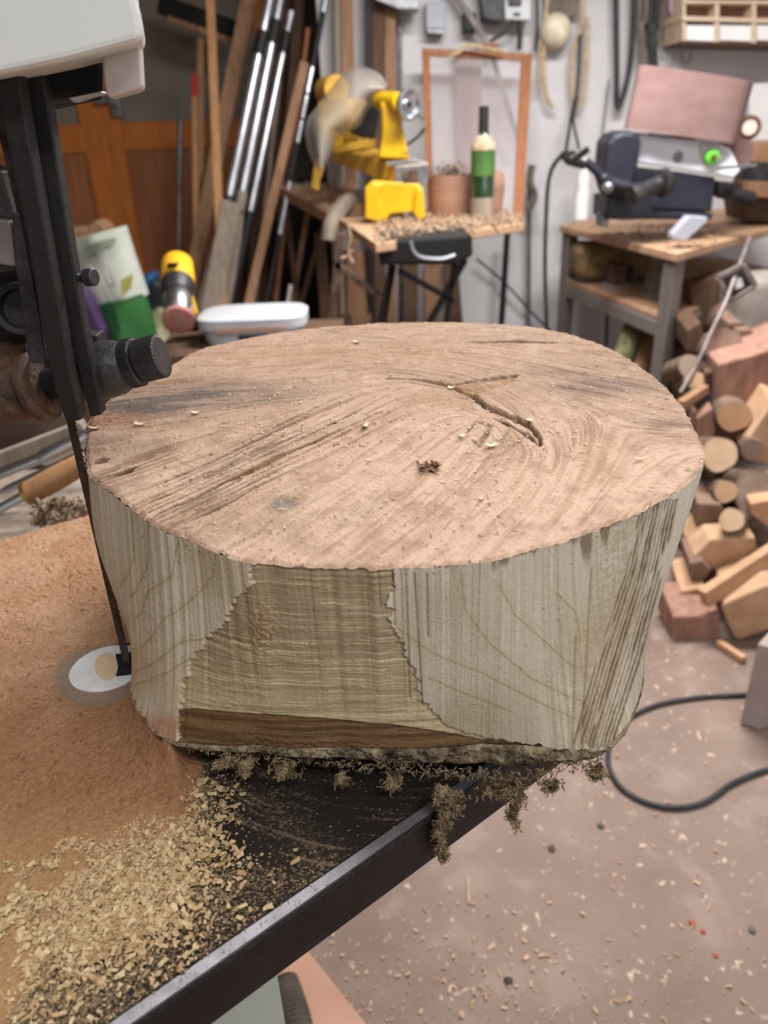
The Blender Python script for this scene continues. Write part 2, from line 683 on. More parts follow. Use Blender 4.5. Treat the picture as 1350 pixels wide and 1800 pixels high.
sx, sy = project(spos(R_))
arc = PH * .22
facing = sst(np.cos(PH - math.atan2(-CEN.y, -CEN.x)), .12, .22)
wob = (fbm(arc * 60, VV * 6, 3, 5) - .5) * 26
facet = [(442, 960), (440, 1035), (412, 1052), (398, 1092), (372, 1112), (345, 1150), (322, 1200), (316, 1262), (316, 1400), (1100, 1400), (1010, 1322), (850, 1296), (790, 1278), (742, 1232),
         (724, 1170), (694, 1112), (686, 1060), (684, 960)]
jag = (fbm(arc * 20, VV * 60, 4, 3) - .5) * 26
fm = inpoly(sx + jag, sy, facet) & (sx > 250)
fm = fm.astype(float) * (facing > 0)
band_y = np.interp(sx, [316, 450, 600, 700, 774, 841, 925, 1005, 1060], [1248, 1258, 1269, 1279, 1288, 1301, 1311, 1318, 1330])
band = sst(sy + wob * .12, band_y - 1.5, band_y + 1.5) * (sx > 312) * (sx < 1000) * (facing > 0)
hs = np.zeros_like(PH)
fsh = VV + arc * .12 * VV
fib = fbm((arc + VV * .3) * 22, fsh * 300 + 4 * fbm(arc * 14, VV * 4, 3, 3), 4, 2)
fib2 = fbm((arc - VV * .25) * 12, fsh * 90 + 4 * fbm(arc * 12, VV * 4, 3, 9), 4, 12)
streak = fbm(arc * 900, VV * 1.5, 3, 6)
streak2 = fbm(arc * 260, VV * 1.2, 2, 16)
hs += fm * (-.0014 + (fib - .5) * .0006 + (fib2 - .5) * .0004)
right = sst(sx, 680, 720) * (1 - fm)
hs += right * ((streak - .5) * .00045)
Cs = np.ones(PH.shape + (3,)) * np.array(lin((206, 197, 180)))
Cs = mixc(Cs, (188, 176, 144), sst(fbm(arc * 16, VV * 2.5, 3, 31), .35, .7) * .7)
Cs = mixc(Cs, (188, 179, 165), right * .85)
Cs = mixc(Cs, (158, 146, 122), right * sst(streak, .55, .8) * .5)
Cs = mixc(Cs, (222, 216, 196), right * sst(-streak, -.38, -.2) * .6)
Cs = mixc(Cs, (150, 138, 108), right * sst(fbm(arc * 9, VV * 1.2, 3, 41), .45, .7) * .55)
Cs = mixc(Cs, (206, 196, 180), sst(sx, 1130, 1185) * .9)
# fibre facet
fc = np.ones(PH.shape + (3,)) * np.array(lin((160, 143, 118)))
fc = mixc(fc, (206, 192, 156), sst(VV, .35, .9) * .6)
fc = mixc(fc, (134, 116, 88), sst(fib2, .5, .75) * .55)
fc = mixc(fc, (214, 200, 162), sst(fib, .55, .75) * (.35 + .5 * sst(sy, 1020, 1200)))
fc = mixc(fc, (120, 102, 76), sst(.5 - fib, .08, .24) * .5)
fc = mixc(fc, (232, 222, 190), sst(fbm(arc * 30, fsh * 420, 2, 77), .74, .88) * .6)
Cs = Cs * (1 - fm[..., None]) + fc * fm[..., None]
ring_l = [[(312, 952), (300, 1010), (262, 1040), (240, 1090)], [(377, 972), (378, 1010), (336, 1052), (275, 1105), (245, 1140)], [(375, 1118), (320, 1128), (270, 1165), (235, 1180)], [(352, 1150), (295, 1180), (240, 1205)],
          [(262, 925), (258, 1000), (230, 1050)], [(232, 905), (236, 980), (212, 1030)],
          [(700, 1105), (760, 1148), (850, 1185), (960, 1240), (1010, 1262)], [(812, 1010), (816, 1070), (860, 1130), (930, 1190), (1000, 1225)], [(880, 1030), (905, 1080), (960, 1130), (1010, 1175)], [(752, 1190), (830, 1225), (900, 1250)], [(975, 1040), (1010, 1075), (1022, 1130)]]
for pl in ring_l:
    d, t = dpoly(sx + wob * .35, sy + wob * .3, pl)
    Cs = mixc(Cs, (134, 118, 84), facing * (1 - fm) * np.exp(-(d / 1.7) ** 2) * .62)
    sd = np.exp(-((d - 6) / 7) ** 2)
    Cs = mixc(Cs, (180, 166, 130), facing * (1 - fm) * sd * .22)
# dripping dark stain under the rim on the right
dt = sy - np.interp(sx, [679, 804, 887, 970, 1078, 1157, 1238], [999, 990, 976, 955, 918, 880, 800])
dl = 10 + 70 * sst(fbm(arc * 70, arc * 0, 3, 51), .45, .75) * sst(sx, 780, 1000)
Cs = mixc(Cs, (94, 76, 44), facing * (sx > 780) * (sx < 1145) * sst(dt, dl, dl * .4) * sst(fbm(arc * 150, VV * 2, 3, 52), .35, .6) * .75)
# deep saw scores
for k in range(11):
    o = k * 7.5 - 34
    pl = [(1158 + o * .8, 880), (1130 + o * .85, 1010), (1085 + o, 1160), (1040 + o * .9, 1310)]
    d, t = dpoly(sx, sy, pl)
    w = (.9 + 2.0 * _T[k, 3]) * (.5 + fbm(arc * 3, VV * 16, 2, k))
    g = facing * np.exp(-(d / w) ** 2) * sst(vnoise(VV * 9, VV * 0 + k, k), .15, .4)
    hs -= g * .0016
    Cs = mixc(Cs, (92, 68, 42), np.clip(g * 1.1, 0, .95))
Cs = mixc(Cs, (150, 126, 84), facing * np.exp(-((sx - (1075 - (sy - 1000) * .16)) / 34) ** 2) * sst(fbm(arc * 300, VV * 110, 3, 61), .4, .62) * .4)
for pl in ([(1012, 1120), (1006, 1322)], [(1040, 1000), (1022, 1322)], [(690, 1000), (694, 1100)], [(712, 1000), (720, 1230)], [(728, 1010), (742, 1240)], [(750, 1010), (752, 1120)], [(664, 1004), (668, 1070)]):
    d, t = dpoly(sx, sy, pl)
    g = facing * np.exp(-(d / 1.8) ** 2)
    hs -= g * .0009
    Cs = mixc(Cs, (128, 108, 72), g * .6)
# sawdust clot and specks
cl = np.exp(-(((sx - 462) / 26) ** 2 + ((sy - 1108) / 40) ** 2)) * sst(vnoise(arc * 700, VV * 100, 71), .35, .7)
cl += sst(vnoise(arc * 900, VV * 120, 72), .93, .98) * .7
cl = cl * facing
hs += cl * .0012
Cs = mixc(Cs, (140, 104, 66), np.clip(cl, 0, 1) * .85)
Cs = mixc(Cs, (176, 130, 98), sst(sy + wob, 1235, 1275) * (sx < 345) * (sx + wob * .3 < 312 + 0) * .8)
Cs = mixc(Cs, (196, 150, 112), sst(sx + wob * .2, 262, 205) * sst(sy, 1000, 1150) * .5)
bc = mixc(np.ones(PH.shape + (3,)) * np.array(lin((122, 94, 64))), (78, 58, 40), sst(fib2, .4, .65) * .8)
bc = mixc(bc, (150, 126, 92), sst(fib, .6, .8) * .5)
Cs = Cs * (1 - band[..., None]) + bc * band[..., None]
hs += band * (-.0015)
ragz = sst(VV, .0, .012) * 0
Vsd = spos(R_ + hs)
rag = (fbm(PH * 60, PH * 0 + 1, 3, 9) - .5) * .006 * sst(VV, .9, 1)
Vsd[..., 2] += rag
n1_, n2_ = PH.shape
idx = np.arange(n1_ * n2_).reshape(n1_, n2_)
nx = np.roll(idx, -1, 0)
Fs = np.stack([idx[:, :-1], idx[:, 1:], nx[:, 1:], nx[:, :-1]], -1).reshape(-1, 4)
sidemesh = npmesh('sawn_side', Vsd.reshape(-1, 3), Fs, m_logwood, log, Cs.reshape(-1, 3))

# ---- bark underside: rough, sagging towards the table in the middle
phb = np.linspace(-np.pi, np.pi, 900, endpoint=False)
ws = np.concatenate([np.linspace(0, .14, 26), np.linspace(.16, 1, 30)])
PB, WB = np.meshgrid(phb, ws, indexing='ij')
rb = r_bot(PB); zbb = z_bot(PB)
tx = CEN.x + rb * np.cos(PB); ty = CEN.y + rb * np.sin(PB)
bx, _by = project(np.stack([tx, ty, zbb], -1))
thick = np.interp(bx, [230, 300, 330, 450, 600, 780, 917, 1000, 1060, 1085, 1110], [.001, .001, .003, .006, .0095, .015, .0195, .013, .011, .004, .001]) * np.where(np.sin(PB) > .3, .8, 1)
prof = np.interp(WB, [0, .02, .06, .1, .14, 1], [-.0015, .0005, .0008, -.005, -.02, -.02])
Rb = np.where(WB <= .14, rb + prof, (rb - .02) * (1 - (WB - .14) / .86))
zl = zbb - thick
Zb = np.where(WB <= .14, zbb + .002 - (thick + .002) * sst(WB, 0, .12), zl + (TZ + .003 - zl) * sst(WB, .14, .7))
nb = fbm(PB * 28, WB * 30, 4, 4) - .5
nb2 = fbm(PB * 90, WB * 90, 3, 14) - .5
tk_ = np.clip(thick / .013, .08, 1)
Rb += (nb * .012 + nb2 * .010) * sst(WB, 0, .03) * tk_
Zb += (nb2 * .012 + nb * .009 - .001) * sst(WB, 0.01, .05) * sst(WB, 1, .3) * tk_
Zb = np.maximum(Zb, TZ + .0015)
Vb = np.stack([CEN.x + Rb * np.cos(PB), CEN.y + Rb * np.sin(PB), Zb], -1).reshape(-1, 3)
idx = np.arange(PB.size).reshape(PB.shape)
nx = np.roll(idx, -1, 0)
Fb = np.stack([idx[:, :-1], idx[:, 1:], nx[:, 1:], nx[:, :-1]], -1).reshape(-1, 4)
npmesh('bark', Vb, Fb, m_bark, log)

# ---- moss and bark fibres
bm = BM()


def wisp(p, n=6, step=.004, r=.0006, down=.6):
    d = Vector((random.uniform(-1, 1), random.uniform(-1, .3), -down - random.random() * .4)).normalized()
    pts = [Vector(p)]
    for i in range(n):
        d = (d + Vector((random.uniform(-1.5, 1.5), random.uniform(-1.5, 1.5), random.uniform(-1.6, 1.4)))).normalized()
        pts.append(pts[-1] + d * step)
    rings(bm, pts, [r * (1 - .6 * i / n) for i in range(n + 1)], 4)


for k in range(620):
    x = random.uniform(322, 1060)
    a = float(periodic(x, np.array([0.0]), np.array([0.0]))) if False else 0
    y = np.interp(x, [318, 450, 600, 780, 917, 1000, 1060], [1314, 1330, 1345, 1361, 1370, 1352, 1340]) - random.uniform(-4, 16)
    zz = .95 - random.random() * .01
    p = Z(x, y, zz)
    if p.z < TZ + .004:
        continue
    wisp(p, random.randint(3, 6), .0010, .00042, -.1)
for (x0, y0, zz, ln, dens, wd0) in ((775, 1372, .945, .060, 900, .0038), (905, 1370, .942, .034, 280, .0026), (430, 1325, .945, .011, 240, .0045), (790, 1385, .94, .018, 200, .007), (600, 1350, .945, .006, 60, .003),
                                (500, 1335, .945, .006, 160, .007), (690, 1352, .945, .008, 140, .004), (1045, 1340, .945, .005, 160, .004), (880, 1368, .94, .006, 260, .012), (960, 1360, .94, .005, 120, .006), (400, 1322, .945, .004, 120, .006)):
    p = Z(x0, y0, zz)
    for k in range(dens):
        t = random.random()
        w = wd0 * (1 - .5 * t) * (1 + .5 * math.sin(t * 14))
        if p.z - t * ln < TZ + .003 and p.y > .40:
            continue
        wisp(p + Vector((random.gauss(0, w * .5) + .002 * math.sin(t * 7), random.gauss(-.006, w * .4), -t * ln)), random.randint(5, 8), .0010, .00055, -.1)
ob('moss_fibres', bm, m_moss, log)['kind'] = 'stuff'

# ---- loose chips on the blank
m_chip = mat('fresh_chip', (232, 214, 184), (200, 172, 140), rough=.8, scale=60)
m_chipd = mat('dark_chip', (130, 92, 58), (86, 58, 36), rough=.9, scale=60)


def flake(bm, p, L, w, yaw, curl=.3, t=.0004, pitch=0.0):
    n = 6
    M = Matrix.Rotation(yaw, 3, 'Z') @ Matrix.Rotation(pitch, 3, 'Y')
    up_, lo_ = [], []
    for i in range(n + 1):
        s_ = i / n - .5
        ww = w * (1 - .5 * abs(s_) * 2 * random.random())
        for sg, lst in ((-1, up_), (1, lo_)):
            lst.append(Vector(p) + M @ Vector((s_ * L, sg * ww / 2 * random.uniform(.7, 1.2), curl * L * (s_ * s_) * 2)))
    a = [bm.verts.new(v) for v in up_]; b = [bm.verts.new(v) for v in lo_]
    c_ = [bm.verts.new(v + Vector((0, 0, t))) for v in up_]; d_ = [bm.verts.new(v + Vector((0, 0, t))) for v in lo_]
    for i in range(n):
        bm.faces.new((a[i], a[i + 1], b[i + 1], b[i]))
        bm.faces.new((c_[i], d_[i], d_[i + 1], c_[i + 1]))
        bm.faces.new((a[i], c_[i], c_[i + 1], a[i + 1]))
        bm.faces.new((b[i], b[i + 1], d_[i + 1], d_[i]))
    bm.faces.new((a[0], b[0], d_[0], c_[0])); bm.faces.new((a[n], c_[n], d_[n], b[n]))


CH = [(248, 748, 20, 8, .0, 'pale flat wood chip near the left rim of the sawn face'), (165, 755, 20, 9, .6, 'thin pale chip right at the left rim by the blade'),
      (343, 728, 14, 7, .3, 'small pale chip on the dark grey stain of the sawn face'), (641, 752, 24, 7, 1.1, 'pale upright chip in the middle of the sawn face'),
      (812, 769, 13, 8, .7, 'small bright chip beside the ring shaped tear'), (1122, 810, 24, 4, .1, 'thin white splinter near the right side of the sawn face'),
      (649, 811, 12, 5, .2, 'tiny pale chip below the middle of the sawn face'), (794, 684, 13, 7, -.3, 'pale chip lodged at the fork of the crack'), (862, 786, 22, 9, .2, 'yellowish curled chip below the curved crack'),
      (930, 742, 12, 9, .8, 'pale chip at the lower end of the curved crack'), (627, 603, 12, 6, -.5, 'pale chip near the far rim of the sawn face'), (846, 880, 16, 4, .9, 'curled pale sliver near the front rim of the sawn face')]
for x, y, l_, w_, yaw, lab in CH:
    p = Ztop(x, y)
    k = mpp(p)
    bm = BM()
    flake(bm, p + Vector((0, 0, .0012)), l_ * k, w_ * k * 1.5, yaw, .35, pitch=random.uniform(-.2, .2))
    one('wood_chip', bm, m_chip, lab, 'wood chip', 'loose chips on the sawn face')
p = Ztop(752, 827)
bm = BM()
for k in range(14):
    flake(bm, p + Vector((random.uniform(-.006, .006), random.uniform(-.005, .005), .001 + random.random() * .002)), .007, .003, random.uniform(-1, 1), .5)
one('bark_crumb', bm, m_chipd, 'dark brown torn crumb lying below the middle of the sawn face', 'bark crumb')
bm = BM()
for k in range(420):
    if random.random() < .5:
        x, y = random.gauss(*random.choice(((620, 45), (850, 50), (850, 30), (520, 60), (990, 40)))), random.uniform(680, 900)
        if random.random() < .6:
            y = random.gauss(755, 22)
    else:
        x, y = random.uniform(230, 1150), random.uniform(620, 940)
    if ((x - 690) / 500) ** 2 + ((y - 785) / 190) ** 2 > 1:
        continue
    flake(bm, Ztop(x, y) + Vector((0, 0, .0006)), random.uniform(.001, .0042), random.uniform(.0004, .001), random.uniform(-3, 3), .4, .0003)
one('sawdust_crumbs', bm, m_chip, 'fine pale slivers scattered over the sawn face of the block', 'sawdust', kind='stuff')
# ------------------------------------------------------------------ bandsaw
m_paint = mat('pale_saw_paint', (226, 229, 226), (216, 219, 215), rough=.35, scale=5, contrast=.5, bump=.02, bscale=400)
m_paint2 = mat('pinkish_saw_paint', (205, 196, 190), (180, 170, 163), rough=.5, scale=30, contrast=.3)
m_black = mat('black_steel', (36, 33, 33), (20, 18, 19), rough=.6, metal=.2, scale=40, bump=.1, bscale=250, contrast=.6)
m_blackpl = mat('dark_grey_metal', (70, 68, 70), (44, 42, 44), rough=.45, metal=.4, scale=30, bump=.15, bscale=250)
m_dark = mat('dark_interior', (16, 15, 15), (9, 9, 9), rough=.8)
m_rust = mat('dusty_brown_steel', (112, 84, 66), (48, 38, 34), rough=.8, metal=.1, scale=45, bump=.4, contrast=.35)
m_chrome = mat('chrome', (220, 223, 228), (175, 177, 182), rough=.3, metal=1, scale=6)
m_bladem = mat('blade_steel', (92, 84, 80), (60, 54, 50), rough=.4, metal=.8, scale=90)
m_iron = mat('cast_iron', (44, 37, 36), (28, 23, 23), rough=.42, metal=.55, scale=35, bump=.12, bscale=300, contrast=.5)
m_insert = mat('white_insert', (226, 228, 232), (206, 206, 208), rough=.4, scale=60, contrast=.5)
m_stand = mat('pale_green_paint', (176, 184, 176), (164, 172, 164), rough=.5, scale=8)

m_steel_s = mat('dusty_bare_steel', (136, 126, 122), (96, 88, 86), rough=.6, metal=.3, scale=20)
saw = thing('bandsaw', (-.25, .55, 0), 'pale bandsaw with a dusty black table and black blade guard cutting the wood block', 'bandsaw')
# cast table
a0 = Z(192, 1798, TZ); a1 = Z(700, 1448, TZ)
u = (a1 - a0); u.z = 0; u.normalize()
nrm = Vector((u.y, -u.x, 0))            # outwards, to the right and near
if nrm.x < 0:
    nrm = -nrm
wch = (Z(238, 1798, TZ - .0015) - a0).dot(nrm)
wid = abs((Z(75, 937, TZ) - a0).dot(nrm))
e_far = (Z(1010, 1236, TZ) - a0).dot(u)
e_near = -.30


def tp_(s_, t_, z):
    return a0 + u * s_ + nrm * t_ + Vector((0, 0, z - a0.z))


table = bpy.data.objects.new('table', None)
COL.objects.link(table); table.empty_display_size = .05
table.parent = saw; table.location = Vector((-.1, .4, TZ)) - Vector(saw.location)
bm = BM()
sec = [(-wid, TZ), (0, TZ), (wch, TZ - .0015), (wch + .0012, TZ - .004), (wch + .0012, TZ - .040), (wch - .012, TZ - .040), (-wid + .012, TZ - .040), (-wid, TZ - .036)]
prism(bm, [tp_(e_near, t_, z_) for t_, z_ in sec], u * (e_far - e_near))
ob('cast_plate', bm, m_iron, table)
bm = BM()
prism(bm, [tp_(e_near + .001, t_, z_) for t_, z_ in ((.0005, TZ + .0003), (wch - .0008, TZ - .0013 + .0003), (wch - .0008, TZ - .002), (.0005, TZ - .002))], u * (e_far - e_near - .002))
ob('machined_edge', bm, mat('machined_edge_steel', (128, 126, 134), (96, 92, 94), rough=.4, metal=.6, scale=50, contrast=.5, bump=.05), table)
# round table insert
ic = Z(190, 1174, TZ + .001)
ri = (ic - Z(127, 1174, TZ + .001)).length
bm = BM()
lathe(bm, ic - Vector((0, 0, .002)), (0, 0, 1), [(0, ri), (.0028, ri), (.0034, ri - .0008)], 48)
ins = ob('insert_disc', bm, m_insert, table)
bm = BM()
sl = [Z(203, 1152, TZ + .0018), Z(300, 1140, TZ + .0018), Z(300, 1180, TZ + .0018), Z(204, 1190, TZ + .0018), Z(208, 1175, TZ + .0018)]
prism(bm, sl, (0, 0, .0014))
ob('blade_slot', bm, m_dark, ins)
bm = BM()
pts = [Z(190 + 24 * math.cos(a) * (1 if math.cos(a) < 0 else .6), 1172 + 25 * math.sin(a), TZ + .0022) for a in np.linspace(0, 2 * math.pi, 20, endpoint=False)]
prism(bm, pts, (0, 0, .0006))
ob('tan_dust_film', bm, mat('tan_dust', (205, 176, 138), (214, 196, 168), rough=.9, scale=90, contrast=.5), ins)

# cabinet under the table
pc = W(498, 1750, .40)
def cabp(s_, t_, z):
    return Vector((pc.x, pc.y, z)) + u * s_ - nrm * t_
bm = BM(); prism(bm, [cabp(0, 0, .02), cabp(-.5, 0, .02), cabp(-.5, .28, .02), cabp(0, .28, .02)], (0, 0, .84))
ob('cabinet', bm, m_stand, saw, bevel=.006)
bm = BM(); prism(bm, [cabp(0, -.002, .002), cabp(-.52, -.002, .002), cabp(-.52, .30, .002), cabp(0, .30, .002)], (0, 0, .02))
ob('foot_plate', bm, m_stand, saw, bevel=.004)
bm = BM()
prism(bm, [cabp(-.1, .05, .858), cabp(-.4, .05, .858), cabp(-.4, .25, .858), cabp(-.1, .25, .858)], (0, 0, .024))
ob('trunnion', bm, m_black, saw, bevel=.004)
# column behind
bm = BM()
box(bm, (-.62, .62, .80), (.14, .16, 1.54))
ob('column', bm, m_paint, saw, bevel=.01)
# upper wheel housing
Y0 = .455


def PW(pts, Y):
    return [W(x, y, Y) for x, y in pts]


bm = BM()
rc = [(-330, -420), (215, -420), (240, 0), (247, 22), (251, 48), (251, 60), (248, 68), (241, 74), (230, 77), (120, 106), (0, 131), (-330, 190)]
prism(bm, PW(rc, Y0), Vector((-.012, .05, 0)))
hs_ = ob('wheel_cover', bm, m_paint, saw, bevel=.004, segs=3)
bm = BM()
prism(bm, [W(x, y, .512) for x, y in ((-330, -300), (185, -300), (185, 180), (150, 172), (75, 178), (-330, 200))], Vector((-.12, .18, 0)))
ob('wheel_housing', bm, m_dark, saw, bevel=.004)
bm = BM()
prism(bm, PW([(179, 88), (240, 62), (245, 76), (249, 148), (247, 153), (240, 157), (192, 171), (186, 166)], .478), Vector((-.006, .03, 0)))
ob('cover_lip', bm, m_paint2, saw, bevel=.002)
bm = BM()
prism(bm, PW([(118, 172), (178, 160), (180, 164), (128, 180)], .50), (0, .01, 0))
ob('latch_strip', bm, m_chrome, saw, bevel=.001)
# guide post: two long black bars
bm = BM()
prism(bm, PW([(40, 120), (74, 120), (88, 210), (123, 430), (148, 577), (172, 687), (178, 730), (158, 734), (147, 687), (118, 577), (93, 430), (55, 210)], .498), (0, .012, 0))
ob('guide_bar', bm, m_black, saw, bevel=.0012)
bm = BM()
prism(bm, PW([(-14, 120), (30, 120), (54, 260), (84, 430), (105, 545), (122, 650), (143, 738), (116, 743), (98, 690), (78, 600), (50, 430), (20, 290)], .478), (0, .012, 0))
ob('guide_bar', bm, m_black, saw, bevel=.0012)
bm = BM()
prism(bm, PW([(34, 120), (70, 120), (100, 430), (120, 545), (100, 545), (80, 430)], .505), (0, .008, 0))
ob('dark_gap_filler', bm, m_dark, saw)  # black filler added so the gap between the bars reads dark
# blade
b0 = W(123, 735, .492); b1 = Z(212, 1168, TZ - .03)
b1.y = b0.y + .001; b1.x = b0.x - .001
bm = BM()
btop = b0 + (b0 - b1).normalized() * .30
strip(bm, btop, b1, .0062, .0009, up=(.25, 1, 0))
dn = (b1 - btop); L_ = dn.length; dn.normalize()
sdv = Vector((-1, .25, 0)).normalized()
for k in range(60):
    q0 = btop + dn * (L_ * (.45 + .55 * k / 60))
    vs_ = [bm.verts.new(v) for v in (q0 - sdv * .003, q0 + dn * .003 - sdv * .003, q0 + dn * .003 - sdv * .0042)]
    bm.faces.new(vs_)
ob('blade', bm, m_bladem, saw)
# thumb screw on the guide bar
p = W(120, 491, .50)
bm = BM()
ax = (W(170, 487, .50) - W(120, 492, .50)).normalized()
k = mpp(p)
rings(bm, [p + ax * k * t for t in (0, 20)], k * 5, 12)
for i in range(5):
    lathe(bm, p + ax * k * (18 + i * 2), ax, [(0, k * 7), (k * .8, k * 8), (k * 1.6, k * 7)], 14)
ts = ob('thumb_screw', bm, m_blackpl, saw, smooth=True)
bm = BM()
lathe(bm, p + ax * k * 30, ax + Vector((0, -.25, 0)), [(0, k * 13), (k * 2, k * 15), (k * 18, k * 15), (k * 20, k * 13)], 30)
ob('screw_head', bm, m_blackpl, ts, smooth=True)
# lower guide: shaft, thrust disc, body and knurled knob
Yg = .54
g0 = W(-60, 712, Yg); g1 = W(298, 622, Yg - .015)
gx_ = (g1 - g0).normalized(); k = (g1 - g0).length / 356
gl = (g1 - g0).length


def gp(px_):
    return g0 + gx_ * (gl * (px_ + 60) / 356)


bm = BM()
lathe(bm, gp(-60), gx_, [(0, k * 44), (k * 116, k * 44), (k * 120, k * 38)], 32)
ob('guide_shaft', bm, m_rust, saw, smooth=True)
bm = BM()
lathe(bm, gp(66), gx_, [(0, k * 54), (k * 4, k * 56), (k * 12, k * 56), (k * 14, k * 52), (k * 17, k * 46), (k * 24, k * 46)], 40)
ob('thrust_disc', bm, m_rust, saw, smooth=True)
bm = BM()
lathe(bm, gp(88), gx_, [(0, k * 24), (k * 26, k * 24), (k * 32, k * 40), (k * 95, k * 44), (k * 120, k * 42), (k * 140, k * 34), (k * 150, k * 30)], 40)
ob('guide_body', bm, m_blackpl, saw, smooth=True)
bm = BM()
n_ = 60


def knurl(bm, s0, s1, r, dep=.04):
    rows = []
    for s_, f_ in ((s0, .88), (s0 + 1.5, 1), (s1 - 1.5, 1), (s1, .88)):
        row = []
        a_, b_ = frame(gx_)
        for i in range(n_ * 2):
            rad = k * r * f_ * (1 + (dep if i % 2 else -dep * .4))
            t = math.pi * i / n_
            row.append(bm.verts.new(gp(0) + gx_ * (k * s_) + (a_ * math.cos(t) + b_ * math.sin(t)) * rad))
        rows.append(row)
    for r0, r1 in zip(rows, rows[1:]):
        for i in range(n_ * 2):
            j = (i + 1) % (n_ * 2)
            bm.faces.new((r0[i], r0[j], r1[j], r1[i]))
    bm.faces.new(rows[0][::-1]); bm.faces.new(rows[-1])


knurl(bm, 226, 245, 36)
kn = ob('knurled_ring', bm, m_blackpl, saw)
bm = BM()
knurl(bm, 247, 284, 32, .03)
ob('knurled_knob', bm, m_blackpl, saw)
bm = BM()
a_, b_ = frame(gx_)
hp = W(274, 633, .46)
hp = gp(0) + gx_ * (k * 262) - Vector((0, 1, 0)) * k * 31
lathe(bm, hp, (0, 1, .1), [(0, k * 2.5), (k * 6, k * 2.5)], 10)
ob('set_screw_hole', bm, m_dark, kn)
# upper guide block and bearing at left
bm = BM()
bc_ = W(18, 556, .52)
kb = mpp(bc_)
axb = Vector((.25, -1, .15))
lathe(bm, bc_ + Vector((0, .03, 0)), axb, [(0, kb * 46), (.028, kb * 46), (.031, kb * 43), (.031, kb * 34), (.024, kb * 30), (.024, .0001)], 40)
ob('guide_bearing', bm, m_blackpl, saw, smooth=True)
for pts, Y_, m__ in (([(-80, 270), (0, 300), (22, 375), (34, 470), (10, 480), (-80, 470)], .50, m_blackpl), ([(-20, 384), (18, 388), (28, 470), (-20, 462)], .495, m_steel_s), ([(20, 375), (34, 372), (70, 560), (80, 640), (50, 640), (26, 470)], .49, m_blackpl),
                     ([(-80, 470), (30, 470), (60, 600), (40, 620), (-80, 620)], .545, m_black), ([(-80, 610), (40, 606), (70, 640), (-80, 660)], .535, m_rust),
                     ([(60, 590), (170, 590), (172, 650), (60, 650)], .56, m_black)):
    bm = BM()
    prism(bm, PW(pts, Y_), (0, .02, 0))
    ob('guide_bracket', bm, m__, saw, bevel=.0015)

# ------------------------------------------------------------------ dust on the table
m_dust = mat('sawdust', (255, 255, 255), (222, 212, 202), rough=.95, scale=420, bump=.45, bscale=650, contrast=.5, attr=True, spec=.1)
NX, NY = 760, 760
us = np.linspace(e_near + .002, e_far - .002, NX); tsn = np.linspace(-wid + .001, -.0005, NY)
UU, TT = np.meshgrid(us, tsn, indexing='ij')
PX_ = a0.x + u.x * UU + nrm.x * TT; PY_ = a0.y + u.y * UU + nrm.y * TT
qx, qy = project(np.stack([PX_, PY_, np.full_like(PX_, TZ)], -1))
big = fbm(PX_ * 14, PY_ * 14, 4, 3) - .5
# boundary of the thick brown dust in the picture plane of the table
bx_ = np.interp(qy, [900, 1290, 1320, 1400, 1480, 1560, 1640, 1720, 1800], [900, 330, 312, 330, 330, 215, 120, 60, 0])
cov = sst(bx_ - qx + big * 130, -46, 60)
clear = np.hypot((qx - 172) / 1.0, (qy - 1192) * 1.35)
cov *= sst(clear + big * 26, 56, 104)
hgt = cov * (.0042 + .006 * (fbm(PX_ * 30, PY_ * 30, 4, 5) - .3)) + cov * (fbm(PX_ * 260, PY_ * 260, 3, 6) - .5) * .0022
hgt += cov * (fbm(PX_ * 800, PY_ * 800, 2, 8) - .5) * .0013
pr_ = np.arctan2(PY_ - CEN.y, PX_ - CEN.x)
dl_ = np.hypot(PX_ - CEN.x, PY_ - CEN.y) - r_bot(pr_)
leftw = sst(335 - qx, 0, 30) * sst(clear, 60, 90)
hgt += leftw * .016 * np.exp(-np.maximum(dl_, 0) / .011) * (.7 + .6 * fbm(PX_ * 60, PY_ * 60, 3, 33))
hgt += cov * .010 * np.exp(-(((qx - 300) / 45) ** 2 + ((qy - 1310) / 40) ** 2))
# swept film of dust: arcs round the block
dcx = CEN.x; dcy = CEN.y - .03
rad = np.hypot(PX_ - dcx, PY_ - dcy)
arcs = .5 + .5 * np.sin(rad * 520 + 4 * fbm(PX_ * 20, PY_ * 20, 3, 9))
arcn = fbm(rad * 420, np.arctan2(PY_ - dcy, PX_ - dcx) * 3, 3, 10)
sweep = sst(qx, 330, 420) * sst(qy, 1560, 1500) * 1.0
grain = vnoise(PX_ * 1500, PY_ * 1500, 13)
grain2 = vnoise(PX_ * 900, PY_ * 900, 14)
edge = np.clip((qx - bx_) / 330, 0, 1)
film = np.clip(.62 - .42 * edge, .1, 1) * (1 - sweep) + sweep * sst(arcn, .56, .74) * .42
film += .32 * np.exp(-(((qx - 480 - (qy - 1420) * .9)) / 60) ** 2) * sst(qy, 1360, 1420) * sst(qy, 1560, 1500)
film *= np.where((qx > 560) & (qy < 1430), .55, 1)
gm = sst(grain * .6 + grain2 * .4 + film * .85, .80, .96)
thin = sst(grain2, .45, .8) * .3
Cd = np.ones(PX_.shape + (3,)) * np.array(lin((46, 41, 39)))
Cd = mixc(Cd, (104, 92, 78), thin * film + .12 * film)
Cd = mixc(Cd, (158, 140, 112), gm * (.8 - .42 * sweep))
dc = np.ones(PX_.shape + (3,)) * np.array(lin((190, 155, 128)))
dc = mixc(dc, (176, 136, 106), sst(fbm(PX_ * 34, PY_ * 34, 4, 15), .4, .62) * .75)
dc = mixc(dc, (232, 200, 170), sst(vnoise(PX_ * 700, PY_ * 700, 16), .7, .95) * .5)
